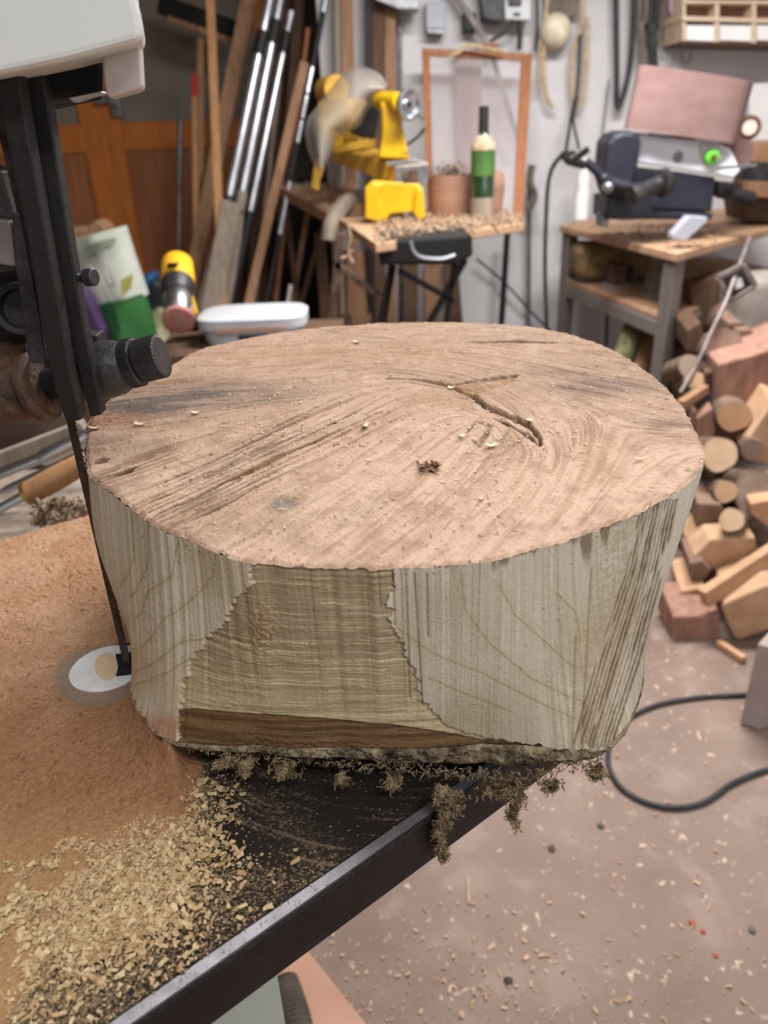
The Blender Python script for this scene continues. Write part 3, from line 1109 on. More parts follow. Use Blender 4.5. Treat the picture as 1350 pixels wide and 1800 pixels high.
dc = mixc(dc, (150, 108, 76), sst(qy + big * 200, 1130, 1330) * .75)
fl_ = sst(vnoise(PX_ * 380, PY_ * 380, 26), .78, .92)
dc = mixc(dc, (120, 82, 54), fl_ * .55)
hgt -= fl_ * cov * .0012
dc = mixc(dc, (176, 146, 108), sst(qy, 1380, 1560) * .6)
dcl = sst(clear + big * 26, 104, 60) * (cov < .5)
Cd = mixc(Cd, (158, 140, 126), np.clip(sst(clear, 130, 90), 0, 1) * .85)
kcov = sst(cov, .12, .4)
Cd = Cd * (1 - kcov[..., None]) + dc * kcov[..., None]
zz_ = TZ + .0004 + np.maximum(hgt, 0) + gm * .0004 * (1 - kcov)
Vd = np.stack([PX_, PY_, zz_], -1).reshape(-1, 3)
idx = np.arange(NX * NY).reshape(NX, NY)
Fd = np.stack([idx[:-1, :-1], idx[1:, :-1], idx[1:, 1:], idx[:-1, 1:]], -1).reshape(-1, 4)
hole = np.hypot(PX_ - ic.x, PY_ - ic.y).reshape(-1)
keep = (hole[Fd] > ri - .001).all(1)
# nothing under the block where it touches
o = npmesh('sawdust_layer', Vd, Fd[keep], m_dust, None, Cd.reshape(-1, 3))
tag(o, 'brown fine sawdust drifted over the black saw table beside the block', 'sawdust', kind='stuff')

# coarse flakes: many small bent plates
m_flake = mat('coarse_flakes', (255, 255, 255), (225, 215, 200), rough=.85, scale=200, contrast=.5, attr=True, spec=.2)


def flakes(name, n, sampler, col1, col2, lab):
    VV_, FF_, CC_ = [], [], []
    for i in range(n):
        r_ = sampler()
        if r_ is None:
            continue
        p, L, w = r_
        yaw = random.uniform(0, 6.283); pit = random.gauss(0, .28); rol = random.gauss(0, .28)
        M = np.array(Matrix.Rotation(yaw, 3, 'Z') @ Matrix.Rotation(pit, 3, 'Y') @ Matrix.Rotation(rol, 3, 'X'))
        cu = random.uniform(.0, .35) * L
        base = []
        for sx_ in (-.5, 0, .5):
            for sy_ in (-.5, .5):
                base.append((sx_ * L * random.uniform(.75, 1.2), sy_ * w * random.uniform(.5, 1.25), cu * (.25 if sx_ == 0 else 0)))
        base = np.array(base) @ M.T + np.array(p)
        i0 = len(VV_) * 6
        VV_.append(base)
        FF_ += [(i0, i0 + 1, i0 + 3, i0 + 2), (i0 + 2, i0 + 3, i0 + 5, i0 + 4)]
        t = random.random()
        CC_.append(np.tile(np.array(lin(col1)) * t + np.array(lin(col2)) * (1 - t), (6, 1)))
    o = npmesh(name, np.concatenate(VV_), FF_, m_flake, None, np.concatenate(CC_), smooth=False)
    sd = o.modifiers.new('thickness', 'SOLIDIFY'); sd.thickness = .00025
    return tag(o, lab, 'sawdust', kind='stuff')


def s_coarse():
    x = random.uniform(-60, 640); y = random.uniform(1290, 1830)
    if random.random() < .55:
        x = random.gauss(200, 120); y = random.gauss(1560, 110)
    lim = 1798 - .689 * (x - 192)
    if y > lim - 5 or y < 1300:
        return None
    # density falls towards the table edge and the brown dust
    e = (lim - y)
    d = max(0.0, min(1, (e - 20) / 260)) ** 1.3
    d = max(d, .06)
    d *= 1 / (1 + math.exp(-(y - (1425 - .12 * max(0, x - 0) + 0)) / 26))
    if x > 330:
        d *= max(.04, 1 - (x - 330) / 130 + (0.35 if y > 1480 else 0))
        if y < 1480 and x > 440:
            return None
    if x < 100 and y < 1520:
        d *= .35
    if vnoise(x / 45, y / 32, 3) < .38:
        d *= .5
    if random.random() > d:
        return None
    p = Z(x, y, TZ + .002)
    zadd = random.random() * .0045 * d
    big_ = random.random() ** 4.5
    return (p.x, p.y, TZ + .0022 + zadd), .0011 + .0046 * big_, .0007 + .0024 * big_


flakes('wood_flakes', 52000, s_coarse, (208, 188, 152), (160, 132, 98), 'coarse pale wood flakes heaped at the near left of the saw table')


def s_fine():
    x = random.uniform(-40, 800); y = random.uniform(925, 1800)
    lim = 1798 - .689 * (x - 192)
    if y > lim + 20:
        return None
    if x > 330 and (y < 1330):
        return None
    if math.hypot(x - 172, (y - 1192) * 1.35) < 88:
        return None
    if x > 340 and y < 1500 and random.random() > .12:
        return None
    if y > lim - 120 and random.random() > .5:
        return None
    if y > lim and random.random() > .3:
        return None
    p = Z(x, y, TZ + .001)
    z_ = TZ + .001 + (.0045 * random.random() if x < 300 and y < 1450 else 0)
    return (p.x, p.y, z_), random.uniform(.0005, .0016), random.uniform(.0003, .0007)


flakes('sawdust_grains', 14000, s_fine, (196, 164, 130), (146, 112, 82), 'fine brown sawdust grains sprinkled across the saw table')
# ------------------------------------------------------------------ the room
m_wall = mat('whitewashed_wall', (222, 221, 224), (196, 193, 195), rough=.9, scale=2.6, contrast=.5, bump=.25, bscale=30, detail=8)
m_walldk = mat('grey_plaster', (128, 118, 108), (98, 90, 82), rough=.9, scale=3, contrast=.5, bump=.2, bscale=20)
m_ceil = mat('ceiling_plaster', (200, 198, 194), (180, 178, 174), rough=.9, scale=2)
m_floor = mat('dusty_concrete', (143, 123, 112), (118, 98, 88), rough=.85, scale=4.5, contrast=.45, bump=.15, bscale=60, detail=9)
# fine specks on the concrete
_nt = m_floor.node_tree
_b = _nt.nodes['Principled BSDF']
_src = _b.inputs['Base Color'].links[0].from_socket
_tc = [n for n in _nt.nodes if n.type == 'TEX_COORD'][0]
for sc_, th_, colr, fac in ((55, .70, (212, 190, 165), .8), (22, .76, (96, 76, 68), .6), (120, .72, (190, 165, 140), .55), (9, .62, (160, 142, 132), .3)):
    n = _nt.nodes.new('ShaderNodeTexNoise'); n.inputs['Scale'].default_value = sc_; n.inputs['Detail'].default_value = 3
    _nt.links.new(_tc.outputs['Object'], n.inputs['Vector'])
    r = _nt.nodes.new('ShaderNodeMapRange'); r.inputs[1].default_value = th_ - .05; r.inputs[2].default_value = th_ + .03; r.inputs[4].default_value = fac
    _nt.links.new(n.outputs['Fac'], r.inputs[0])
    mx = _nt.nodes.new('ShaderNodeMix'); mx.data_type = 'RGBA'
    _nt.links.new(r.outputs[0], mx.inputs[0]); _nt.links.new(_src, mx.inputs[6]); mx.inputs[7].default_value = (*lin(colr), 1)
    _src = mx.outputs[2]
_nt.links.new(_src, _b.inputs['Base Color'])


def struct(name, c, s_, m_):
    bm = BM(); box(bm, c, s_)
    o = ob(name, bm, m_); o['kind'] = 'structure'
    return o


YB, YL, XL, XR, YF, HC = 4.15, 5.0, -2.6, 2.75, -2.2, 2.5
XS = W(575, 300, YB).x
struct('floor', ((XL + XR) / 2, (YF + YL) / 2, -.05), (XR - XL + .2, YL - YF + .4, .1), m_floor)
struct('ceiling', ((XL + XR) / 2, (YF + YL) / 2, HC + .05), (XR - XL + .2, YL - YF + .4, .1), m_ceil)
struct('wall_back', ((XS + XR) / 2, YB + .45, HC / 2), (XR - XS, .9, HC), m_wall)
struct('wall_rear_left', ((XL + XS) / 2, YL + .05, HC / 2), (XS - XL, .1, HC), m_walldk)
struct('wall_left', (XL - .05, (YF + YL) / 2, HC / 2), (.1, YL - YF, HC), m_walldk)
struct('wall_right', (XR + .05, (YF + YB) / 2, HC / 2), (.1, YB - YF, HC), m_wall)
struct('wall_front', ((XL + XR) / 2, YF - .05, HC / 2), (XR - XL, .1, HC), m_wall)

# ---- orange panelled door
m_door = mat('orange_varnished_wood', (206, 124, 56), (178, 98, 38), rough=.45, scale=7, stretch=(6, 6, .5), contrast=.5)
m_doorp = mat('brown_varnished_panel', (168, 108, 70), (136, 82, 50), rough=.5, scale=7, stretch=(6, 6, .5), contrast=.5)
m_glassd = mat('dull_glass', (146, 136, 124), (112, 104, 96), rough=.35, scale=2, contrast=.6)
m_steel = mat('dull_steel', (150, 150, 154), (112, 112, 116), rough=.4, metal=.7, scale=30)
YD = 4.85
door = bpy.data.objects.new('door_1', None); COL.objects.link(door); door.location = (W(250, 400, YD).x, YD, 0); door['kind'] = 'structure'
door.empty_display_size = .05


def quadpx(bm, x0, y0, x1, y1, Y, t):
    """upright box covering the pixel rectangle at distance Y"""
    p = W((x0 + x1) / 2, (y0 + y1) / 2, Y)
    a = W(x0, (y0 + y1) / 2, Y); b = W(x1, (y0 + y1) / 2, Y); c_ = W((x0 + x1) / 2, y0, Y); d = W((x0 + x1) / 2, y1, Y)
    return box(bm, (p.x, Y + t / 2, p.z), ((b - a).length, t, (c_ - d).length))


xa, xb, xc, xd = W(-40, 400, YD).x, W(165, 300, YD).x, W(212, 300, YD).x, W(470, 300, YD).x
zt_ = W(300, 212, YD).z; zp = W(300, 262, YD).z; zb_ = .12
for name_, x0, x1, z0, z1, t_, m_ in (('stile', xb - .02, xc - .035, 0, 2.2, .05, m_door), ('stile', xc - .033, xc + .05, 0, 2.2, .06, m_door), ('stile', xa - .1, xa, 0, 2.2, .05, m_door), ('stile', xd, xd + .1, 0, 2.2, .05, m_door),
                                      ('rail', xa, xb - .02, zp, zt_, .05, m_door), ('rail', xc + .05, xd, zp, zt_, .05, m_door), ('rail', xa, xb - .02, 0, .2, .05, m_door), ('rail', xc + .05, xd, 0, .2, .05, m_door),
                                      ('panel', xa, xb - .02, .2, zp, .02, m_doorp), ('panel', xc + .05, xd, .2, zp, .02, m_doorp),
                                      ('pane', xa, xb - .02, zt_, 2.1, .012, m_glassd), ('pane', xc + .05, xd, zt_, 2.1, .012, m_glassd), ('rail', xa - .1, xd + .1, 2.1, 2.2, .05, m_door)):
    bm = BM(); box(bm, ((x0 + x1) / 2, YD, (z0 + z1) / 2), (x1 - x0, t_, z1 - z0))
    ob(name_, bm, m_, door, bevel=.004)
bm = BM()
strip(bm, W(196, 150, YD - .05), W(207, 205, YD - .05), .05, .03)
strip(bm, W(168, 178, YD - .06), W(200, 176, YD - .06), .03, .02)
ob('door_handle', bm, m_steel, door, bevel=.004)

# ---- things leaning in the corner by the door
m_pine = mat('pale_pine', (186, 140, 98), (160, 114, 74), rough=.7, scale=6, stretch=(8, 8, .6), contrast=.5)
m_tan = mat('tan_board', (164, 124, 92), (128, 94, 68), rough=.75, scale=6, stretch=(8, 8, .6), contrast=.5)
m_brown = mat('dark_brown_board', (104, 76, 56), (74, 52, 38), rough=.8, scale=6, stretch=(8, 8, .6), contrast=.5)
m_greyw = mat('weathered_grey_wood', (160, 146, 132), (122, 108, 96), rough=.85, scale=6, stretch=(10, 10, .5), contrast=.6)
m_alu = mat('brushed_aluminium', (222, 226, 232), (178, 180, 188), rough=.3, metal=.75, scale=12)
m_red = mat('red_paint', (180, 44, 34), rough=.5)
m_orange = mat('orange_wood', (164, 108, 72), (138, 86, 54), rough=.6, scale=8, stretch=(6, 6, .6), contrast=.5)
m_redbr = mat('red_brown_stick', (150, 92, 66), (120, 70, 48), rough=.7, scale=8)


def lean(name, x0, y0, Y0_, x1, y1, Y1_, wpx, tk, m_, label, cat, group=None, round_=False, floor=True):
    """a long thing from pixel (x0,y0) down through (x1,y1); carried on to the floor"""
    p = W(x0, y0, Y0_); q = W(x1, y1, Y1_)
    if floor:
        q = to_floor(p, q, .005)
    w = wpx * mpp(p)
    bm = BM()
    if round_:
        rings(bm, [p, q], w / 2, 12)
    else:
        strip(bm, p, q, w, tk)
    return one(name, bm, m_, label, cat, group, bevel=0 if round_ else .002, smooth=round_)


lean('metal_pipe', 317, 210, 4.5, 314, 480, 4.35, 9, .02, m_steel, 'thin grey pipe standing against the orange door panel', 'pipe', round_=True)
t = thing('marker_stake', W(344, 560, 4.0), 'light wooden stake with a red painted tip leaning by the door', 'stake')
bm = BM(); p = W(342, 130, 4.2); q = to_floor(p, W(346, 480, 4.05), .005); p2 = p + (q - p) * .06
strip(bm, p2, q, 10 * mpp(p), .02); ob('shaft', bm, m_pine, t, bevel=.002)
bm = BM(); strip(bm, p, p2, 10.5 * mpp(p), .021); ob('red_tip', bm, m_red, t, bevel=.002)
lean('timber_batten', 352, 68, 4.3, 353, 480, 4.1, 11, .012, m_tan, 'narrow brownish slat standing right behind the red tipped stake', 'slat')
lean('timber_batten', 366, -90, 4.1, 388, 450, 3.75, 15, .015, m_pine, 'long pale slat leaning left of the oars, running out of the top of the photo', 'slat')
lean('timber_board', 462, -120, 4.4, 360, 380, 4.1, 27, .03, m_tan, 'broad tan board slanting down left behind the aluminium oars', 'board')
# oars
oars = [((482, -40, 4.1), (402, 352, 3.85), 'left aluminium pole with black clamp and grey wooden blade, in the corner'), ((500, -40, 4.15), (425, 345, 3.9), 'middle aluminium pole with black clamp and grey wooden blade, in the corner'),
        ((512, 20, 4.2), (440, 372, 3.95), 'right aluminium pole with black grips, in the corner')]
for i, (a, b, lab) in enumerate(oars):
    p, q = W(*a), W(*b)
    t = thing('aluminium_oar', (q.x, q.y, 0), lab, 'oar', 'aluminium oars in the corner')
    rw = (7.2 if i < 2 else 6) * mpp(q)
    bm = BM(); rings(bm, [p, q], rw, 14); ob('shaft', bm, m_alu, t, smooth=True)
    d = (q - p)
    kf = (0.235, .19, .10)[i]
    bm = BM(); rings(bm, [p + d * kf, p + d * (kf + .10)], rw * 1.45, 14); ob('clamp', bm, m_black, t, smooth=True)
    fl = to_floor(p, q, .01)
    dd = (fl - q)
    if i < 2:
        bm = BM()
        wv = [.35, .8, 1.0, 1.05, .95, .8]
        a_, b_ = Vector((1, 0, 0)), Vector((0, 1, 0))
        pr = []
        for j, ww in enumerate(wv):
            pr.append(q + dd * (j / 5 * .8 + .0) + a_ * (ww * 17 * mpp(q)))
        for j, ww in reversed(list(enumerate(wv))):
            pr.append(q + dd * (j / 5 * .8) - a_ * (ww * 17 * mpp(q)))
        prism(bm, pr, (0, .018, 0))
        ob('blade', bm, m_greyw, t, bevel=.004)
        bm = BM(); rings(bm, [q - d.normalized() * .02, q + dd * .06], rw * 1.3, 12); ob('socket', bm, m_blackpl if i == 0 else m_greyw, t, smooth=True)
    else:
        bm = BM(); rings(bm, [q, fl], rw * 1.5, 12); ob('black_sleeve', bm, m_black, t, smooth=True)
lean('wooden_paddle_board', 408, 355, 3.8, 376, 520, 3.7, 34, .02, m_greyw, 'wide grey weathered board standing low behind the white tub', 'board')
lean('timber_board', 532, -60, 4.45, 500, 330, 4.3, 18, .03, m_brown, 'dark brown board right behind the aluminium oars', 'board')
lean('timber_board', 505, -80, 4.6, 470, 300, 4.5, 40, .03, m_brown, 'wide dark board at the back of the corner behind the oars', 'board')
lean('brown_stick', 490, 145, 4.2, 470, 330, 4.15, 9, .02, m_greyw, 'thin greyish stick between the oars and the white tipped pole', 'stick', round_=True)
lean('timber_batten', 536, 110, 4.0, 440, 520, 3.7, 16, .015, m_tan, 'tan slat crossing in front of the dark corner, leaning left', 'slat')
t = thing('telescopic_pole', W(488, 400, 3.9), 'black and white segmented pole leaning left of the lathe', 'pole')
p = W(576, -20, 4.1); q = W(490, 420, 3.85); d = q - p
for a_, b_, m_, nm in ((0, .09, m_alu, 'bright_segment'), (.09, .30, m_black, 'black_segment'), (.30, .40, m_alu, 'bright_segment'), (.41, .50, m_alu, 'bright_segment'), (.51, .60, m_alu, 'bright_segment'), (.60, .76, m_black, 'black_segment'), (.76, .98, m_alu, 'bright_segment')):
    bm = BM(); rings(bm, [p + d * a_, p + d * b_], (4.8 if 'black' in nm else 4) * mpp(q), 12); ob(nm, bm, m_, t, smooth=True)
bm = BM(); rings(bm, [p + d * .98, to_floor(p, q, .005)], 5 * mpp(q), 12); ob('black_segment', bm, m_black, t, smooth=True)
lean('red_brown_handle', 541, 50, 4.12, 528, 160, 4.08, 9, .02, m_redbr, 'reddish brown tool handle beside the segmented pole', 'handle', round_=True)
lean('wooden_stick', 500, 330, 4.05, 522, 520, 3.95, 9, .02, m_brown, 'thin brown stick leaning right under the left end of the lathe bench', 'stick')
lean('wooden_stick', 545, 350, 4.05, 512, 540, 3.95, 9, .02, m_tan, 'thin tan stick leaning left under the left end of the lathe bench', 'stick')
lean('wooden_stick', 568, 390, 4.05, 528, 540, 3.95, 8, .02, m_brown, 'thin dark stick crossing under the curved hose of the lathe bench', 'stick')
lean('white_tube', 511, 500, 3.6, 504, 545, 3.58, 7, .02, m_paint2, 'short white tube standing low right of the white tub', 'tube', round_=True)
# boards standing against the white wall's left end
for x0, x1, w_, m_, lab in ((608, 618, 22, m_tan, 'upright tan board, left of the black strip above the visor'), (648, 650, 12, m_black, 'narrow black upright strip above the clear visor'), (665, 668, 22, m_brown, 'brown upright board right of the black strip'),
                            (686, 688, 18, m_tan, 'pale brown upright board beside the grey wall pipe'), (590, 600, 9, m_greyw, 'thin grey lath leaning left of the tan upright board')):
    lean('upright_board', x0, -110, 4.05, x1, 420, 4.0, w_, .02, m_, lab, 'board')
bm = BM(); rings(bm, [W(702, -130, 4.1), to_floor(W(702, -130, 4.1), W(704, 300, 4.1), .01)], .011, 12)
one('wall_pipe', bm, m_steel, 'grey vertical pipe on the white wall left of the orange frame', 'pipe', smooth=True)
# dark beam with a slat, hung high at the left
t = thing('hanging_bracket', W(350, 60, 4.5), 'dark slanted beam with a thin pale slat under it, high above the orange door', 'beam')
bm = BM(); strip(bm, W(282, 8, 4.55), W(425, 58, 4.5), .085, .08); ob('dark_beam', bm, m_dark, t, bevel=.005)
bm = BM(); strip(bm, W(296, 33, 4.5), W(412, 74, 4.46), .028, .03); ob('pale_slat', bm, m_tan, t, bevel=.003)
# dark store behind the leaning things
bm = BM()
for x in (455, 520, 565):
    pass
p = W(560, 400, 4.5)
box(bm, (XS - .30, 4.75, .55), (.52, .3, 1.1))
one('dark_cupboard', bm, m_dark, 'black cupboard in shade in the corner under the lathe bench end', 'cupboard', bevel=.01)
for x0, x1, m_ in ((600, 606, m_brown), (640, 640, m_tan), (722, 722, m_brown), (760, 760, m_tan), (790, 800, m_brown)):
    lean('stored_board', x0, 440, 4.05, x1, 560, 3.98, 26, .02, m_, {600: 'dark brown board under the lathe bench, leftmost', 640: 'tan board under the lathe bench near its near corner', 722: 'brown board behind the black drawer of the lathe bench', 760: 'tan board under the black drawer of the lathe bench', 790: 'brown board under the right end of the black drawer'}[x0], 'board')

# ---- lathe bench
m_benchw = mat('bench_top_wood', (192, 156, 124), (156, 122, 94), rough=.75, scale=8, stretch=(2, 2, 1), contrast=.5)
m_shav = mat('shavings', (190, 166, 140), (138, 112, 90), rough=.9, scale=40, contrast=.5)
m_yel = mat('yellow_enamel', (222, 180, 20), (200, 152, 14), rough=.35, scale=8, contrast=.4)
m_yeld = mat('dusty_yellow', (224, 178, 62), (196, 150, 60), rough=.6, scale=25, contrast=.4)
ZB = 1.0
bc0, bc1, bc2, bc3 = Z(660, 428, ZB), Z(922, 392, ZB), Z(830, 330, ZB), Z(478, 322, ZB)
bench = thing('lathe_bench', (W(700, 500, 3.4).x, 3.4, 0), 'wooden topped lathe bench on crossed dark metal legs, covered in shavings', 'bench')
bm = BM(); prism(bm, [bc0, bc1, Vector((bc1.x, 3.42, ZB)), Vector((Z(612, 395, ZB).x - .05, 3.42, ZB)), Z(612, 395, ZB)], (0, 0, -.03)); ob('bench_top', bm, m_benchw, bench, bevel=.004)
dr = W(740, 440, bc0.y + .1)
bm = BM(); pxprism(bm, [(664, 424), (830, 412), (832, 450), (800, 466), (668, 466)], bc0.y + .05, .3); ob('drawer', bm, m_dark, bench, bevel=.01)
bm = BM(); rings(bm, smoothpath([W(x, y, bc0.y + .03) for x, y in ((722, 424), (726, 440), (740, 452), (775, 455), (800, 448))]), .006, 8); ob('pull_cord', bm, m_alu, bench, smooth=True)
bm = BM()
yb = bc0.y + .12
for (x0, y0), (x1, y1), w_ in (((690, 466), (664, 600), 14), ((690, 466), (672, 600), 8), ((818, 455), (742, 590), 11), ((800, 458), (780, 600), 10), ((598, 410), (580, 600), 15), ((588, 462), (672, 524), 12), ((700, 475), (800, 530), 9)):
    p = W(x0, y0, yb); q = W(x1, y1, yb)
    if y1 >= 590:
        q = to_floor(p, q, .003)
    b1_ = BM(); strip(b1_, p, q, w_ * mpp(p), .025)
    ob('leg' if y1 >= 590 else 'brace', b1_, m_black if x0 > 680 else m_rust, bench, bevel=.003)
bm.free()
# shavings on the bench
V_, F_ = [], []


def curl_bits(n, fn, r0=.006, r1=.016):
    V_, F_ = [], []
    for i in range(n):
        p = fn()
        r = random.uniform(r0, r1); w = random.uniform(.003, .008)
        M = np.array(Matrix.Rotation(random.uniform(0, 6.28), 3, 'Z') @ Matrix.Rotation(random.uniform(-1.2, 1.2), 3, 'X'))
        nn_ = 6; a0_ = random.uniform(0, 6); sp_ = random.uniform(2, 5)
        i0 = len(V_)
        for j in range(nn_):
            t = a0_ + sp_ * j / nn_
            for sgn in (-.5, .5):
                V_.append(np.array((sgn * w, r * math.cos(t), r * math.sin(t))) @ M.T + np.array(p))
        for j in range(nn_ - 1):
            F_.append((i0 + 2 * j, i0 + 2 * j + 1, i0 + 2 * j + 3, i0 + 2 * j + 2))
    return V_, F_


def on_bench():
    while True:
        s_, t_ = random.random(), random.random() ** 1.3
        p = bc0.lerp(bc1, s_); p.y += (3.4 - p.y) * t_
        return (p.x, p.y, ZB + .004 + random.random() * .012)


V_, F_ = curl_bits(1300, on_bench, .004, .012)
o = npmesh('wood_shavings', V_, F_, m_shav, None); o.modifiers.new('t', 'SOLIDIFY').thickness = .0006
tag(o, 'curly pale wood shavings lying thick on the lathe bench', 'shavings', kind='stuff')

# sloping plank behind the left end
bm = BM(); prism(bm, [W(484, 324, 4.0), W(580, 376, 3.45), W(645, 352, 3.55), W(610, 322, 4.05)], (0, 0, -.05))
one('dusty_plank', bm, m_tan, 'dusty plank sloping away behind the curved branch at the left end of the lathe bench', 'plank', bevel=.004)
V_, F_ = curl_bits(160, lambda: tuple(W(484, 324, 4.0).lerp(W(580, 376, 3.45), random.random()).lerp(W(620, 330, 3.9), random.random() * .7) + Vector((0, 0, .012))))
o = npmesh('plank_shavings', V_, F_, m_greyw); tag(o, 'greyish shavings on the sloping plank left of the lathe', 'shavings', kind='stuff')
bm = BM(); box(bm, (W(560, 400, 3.8).x, 3.85, .45), (.05, .05, .9)); one('plank_post', bm, m_brown, 'brown post under the dusty sloping plank', 'post')

# ---- the lathe
YLn = Z(690, 391, ZB).y
lath = thing('wood_lathe', (W(690, 385, YLn).x, YLn, ZB), 'yellow wood lathe with a chrome handwheel and clear visor on the shaving-strewn bench', 'lathe')


def LP(pts, Y, t, name, m_, bev=.005, parent=None):
    bm = BM(); pxprism(bm, pts, Y, t); return ob(name, bm, m_, parent or lath, bevel=bev)


ft = LP([(641, 384), (642, 330), (655, 318), (735, 322), (744, 334), (748, 380), (737, 388), (728, 372), (686, 376), (676, 390), (655, 390)], YLn, .10, 'foot', m_yel, .006)
bd = BM()
LP([(642, 384), (642, 334), (655, 322), (674, 324), (668, 340), (676, 384), (668, 390)], YLn - .03, .03, 'foot_leg', m_yel, .006)
LP([(728, 376), (732, 330), (744, 334), (748, 380), (738, 388)], YLn - .02, .02, 'foot_leg', m_yel, .004)
# bed: from the near end face back and to the left
ef = [W(x, y, YLn + .02) for x, y in ((696, 293), (752, 288), (752, 318), (736, 324), (694, 326))]
back = W(588, 262, YLn + .62) - W(700, 300, YLn + .02)
prism(bd, ef, back)
ob('bed', bd, m_yeld, lath, bevel=.005)
LP([(695, 293), (753, 288), (753, 318), (738, 325), (695, 327)], YLn + .005, .012, 'end_plate', m_steel, .002)
LP([(708, 300), (735, 298), (736, 318), (710, 320)], YLn - .004, .012, 'end_recess', m_rust, .002)
LP([(676, 286), (728, 280), (756, 288), (700, 297)], YLn + .03, .02, 'bed_way', m_steel, .002)
# tailstock tower
bm = BM()
tw = [(665, 278), (672, 236), (671, 200), (668, 180), (700, 172), (702, 200), (710, 232), (718, 272), (722, 280)]
pxprism(bm, tw, YLn + .08, .09); ts_ = ob('tailstock', bm, m_yel, lath, bevel=.015, segs=3)
bm = BM(); p = W(669, 176, YLn + .16); q = W(702, 178, YLn + .05); r_ = 14 * mpp(p)
rings(bm, [p - (q - p) * .1, q], r_, 24); ob('quill_barrel', bm, m_yel, lath, smooth=True)
ax = Vector((.62, -.78, .0)); hc = W(717, 184, YLn + .03); kh = mpp(hc)
bm = BM()
lathe(bm, hc - ax * .02, ax, [(0, kh * 10), (.01, kh * 23), (.02, kh * 25.5), (.03, kh * 25), (.032, kh * 21), (.020, kh * 17), (.018, kh * 9), (.026, kh * 8), (.027, kh * 4)], 36)
hw = ob('handwheel', bm, m_chrome, lath, smooth=True)
bm = BM(); lathe(bm, hc + ax * .006, ax, [(0, kh * 5), (.004, kh * 5)], 16); ob('wheel_bore', bm, m_dark, hw)
bm = BM(); rings(bm, [W(734, 200, YLn), W(742, 208, YLn - .03)], kh * 4, 10); ob('crank_handle', bm, m_steel, hw, smooth=True)
bm = BM(); rings(bm, smoothpath([W(746, 226, YLn), W(735, 240, YLn + .03), W(716, 254, YLn + .06)]), kh * 2.5, 8); ob('lock_lever', bm, m_black, lath, smooth=True)
# headstock and motor at the far end
bm = BM(); box(bm, W(604, 215, YLn + .62), (.18, .18, .18), -.5); ob('headstock', bm, m_yeld, lath, bevel=.03, segs=3)
bm = BM(); p = W(574, 160, YLn + .72); rings(bm, [p, p + Vector((.05, -.12, 0))], 22 * mpp(p), 24); ob('pulley_cover', bm, m_yeld, lath, smooth=True)
bm = BM(); pxprism(bm, [(612, 232), (650, 172), (668, 196), (660, 240), (640, 244)], YLn + .35, .08); ob('motor_housing', bm, m_dark, lath, bevel=.01)
bm = BM(); strip(bm, W(590, 262, YLn + .3), W(660, 252, YLn + .2), .035, .03, up=(0, 0, 1)); ob('tool_rest', bm, m_yeld, lath, bevel=.005)
LP([(582, 258), (584, 232), (600, 236), (606, 268), (588, 272)], YLn + .32, .05, 'banjo', m_yel, .006)
LP([(546, 330), (552, 290), (558, 278), (570, 296), (562, 318), (560, 336)], YLn + .34, .04, 'clamp_lever', m_yeld, .005)
# clear visor hanging over the headstock
m_visor = mat('cloudy_clear_plastic', (190, 182, 172), (166, 156, 146), rough=.25, scale=5, alpha=.42, contrast=.6, coat=.3)
vis = thing('face_shield', W(600, 200, YLn + .2), 'cloudy clear plastic visor draped over the far end of the lathe', 'face shield')
VG = []
NU_, NV_ = 28, 14
top_c = [(680, 150), (662, 128), (632, 118), (604, 130), (580, 158), (556, 190), (540, 212), (538, 246), (550, 284), (562, 300)]
low_c = [(672, 168), (660, 180), (648, 192), (640, 206), (630, 222), (612, 232), (600, 238), (590, 250), (580, 274), (572, 292)]
tp1 = smoothpath([W(x, y, YLn + .30) for x, y in top_c], 4); lp1 = smoothpath([W(x, y, YLn + .22) for x, y in low_c], 4)
bm = BM()
for p, q in zip(tp1, lp1):
    row = []
    for j in range(NV_ + 1):
        t = j / NV_
        v = p.lerp(q, t) + Vector((0, -.13 * math.sin(math.pi * t) ** .8, 0))
        row.append(bm.verts.new(v))
    VG.append(row)
for r0, r1 in zip(VG, VG[1:]):
    for j in range(NV_):
        bm.faces.new((r0[j], r0[j + 1], r1[j + 1], r1[j]))
vs_ = ob('shield', bm, m_visor, vis, smooth=True); vs_.modifiers.new('t', 'SOLIDIFY').thickness = .0025
bm = BM(); rings(bm, [p.lerp(q, .02) for p, q in zip(tp1, lp1)], .0035, 8); ob('rim', bm, m_visor, vis, smooth=True)
# hose / curved log on the bench edge
bm = BM()
rings(bm, smoothpath([W(x, y, Y_) for x, y, Y_ in ((640, 345, 3.7), (615, 352, 3.55), (596, 372, 3.45), (584, 396, 3.4), (580, 424, 3.38))], 6), 15 * mpp(W(590, 390, 3.45)), 20, wob=.08)
one('curved_branch', bm, m_greyw, 'pale curved branch piece hanging over the left edge of the lathe bench', 'branch', smooth=True)
bm = BM()
for pts in (((612, 396), (616, 420), (612, 440), (620, 462)), ((600, 454), (610, 450), (620, 440)), ((830, 392), (832, 404), (836, 412)), ((868, 392), (872, 402), (880, 410))):
    rings(bm, smoothpath([W(x, y, bc0.y + .05) for x, y in pts]), .005, 6)
one('hanging_shaving', bm, m_shav, 'pale curly shaving strips hanging from the lathe bench edge', 'shavings', kind='stuff', smooth=True)

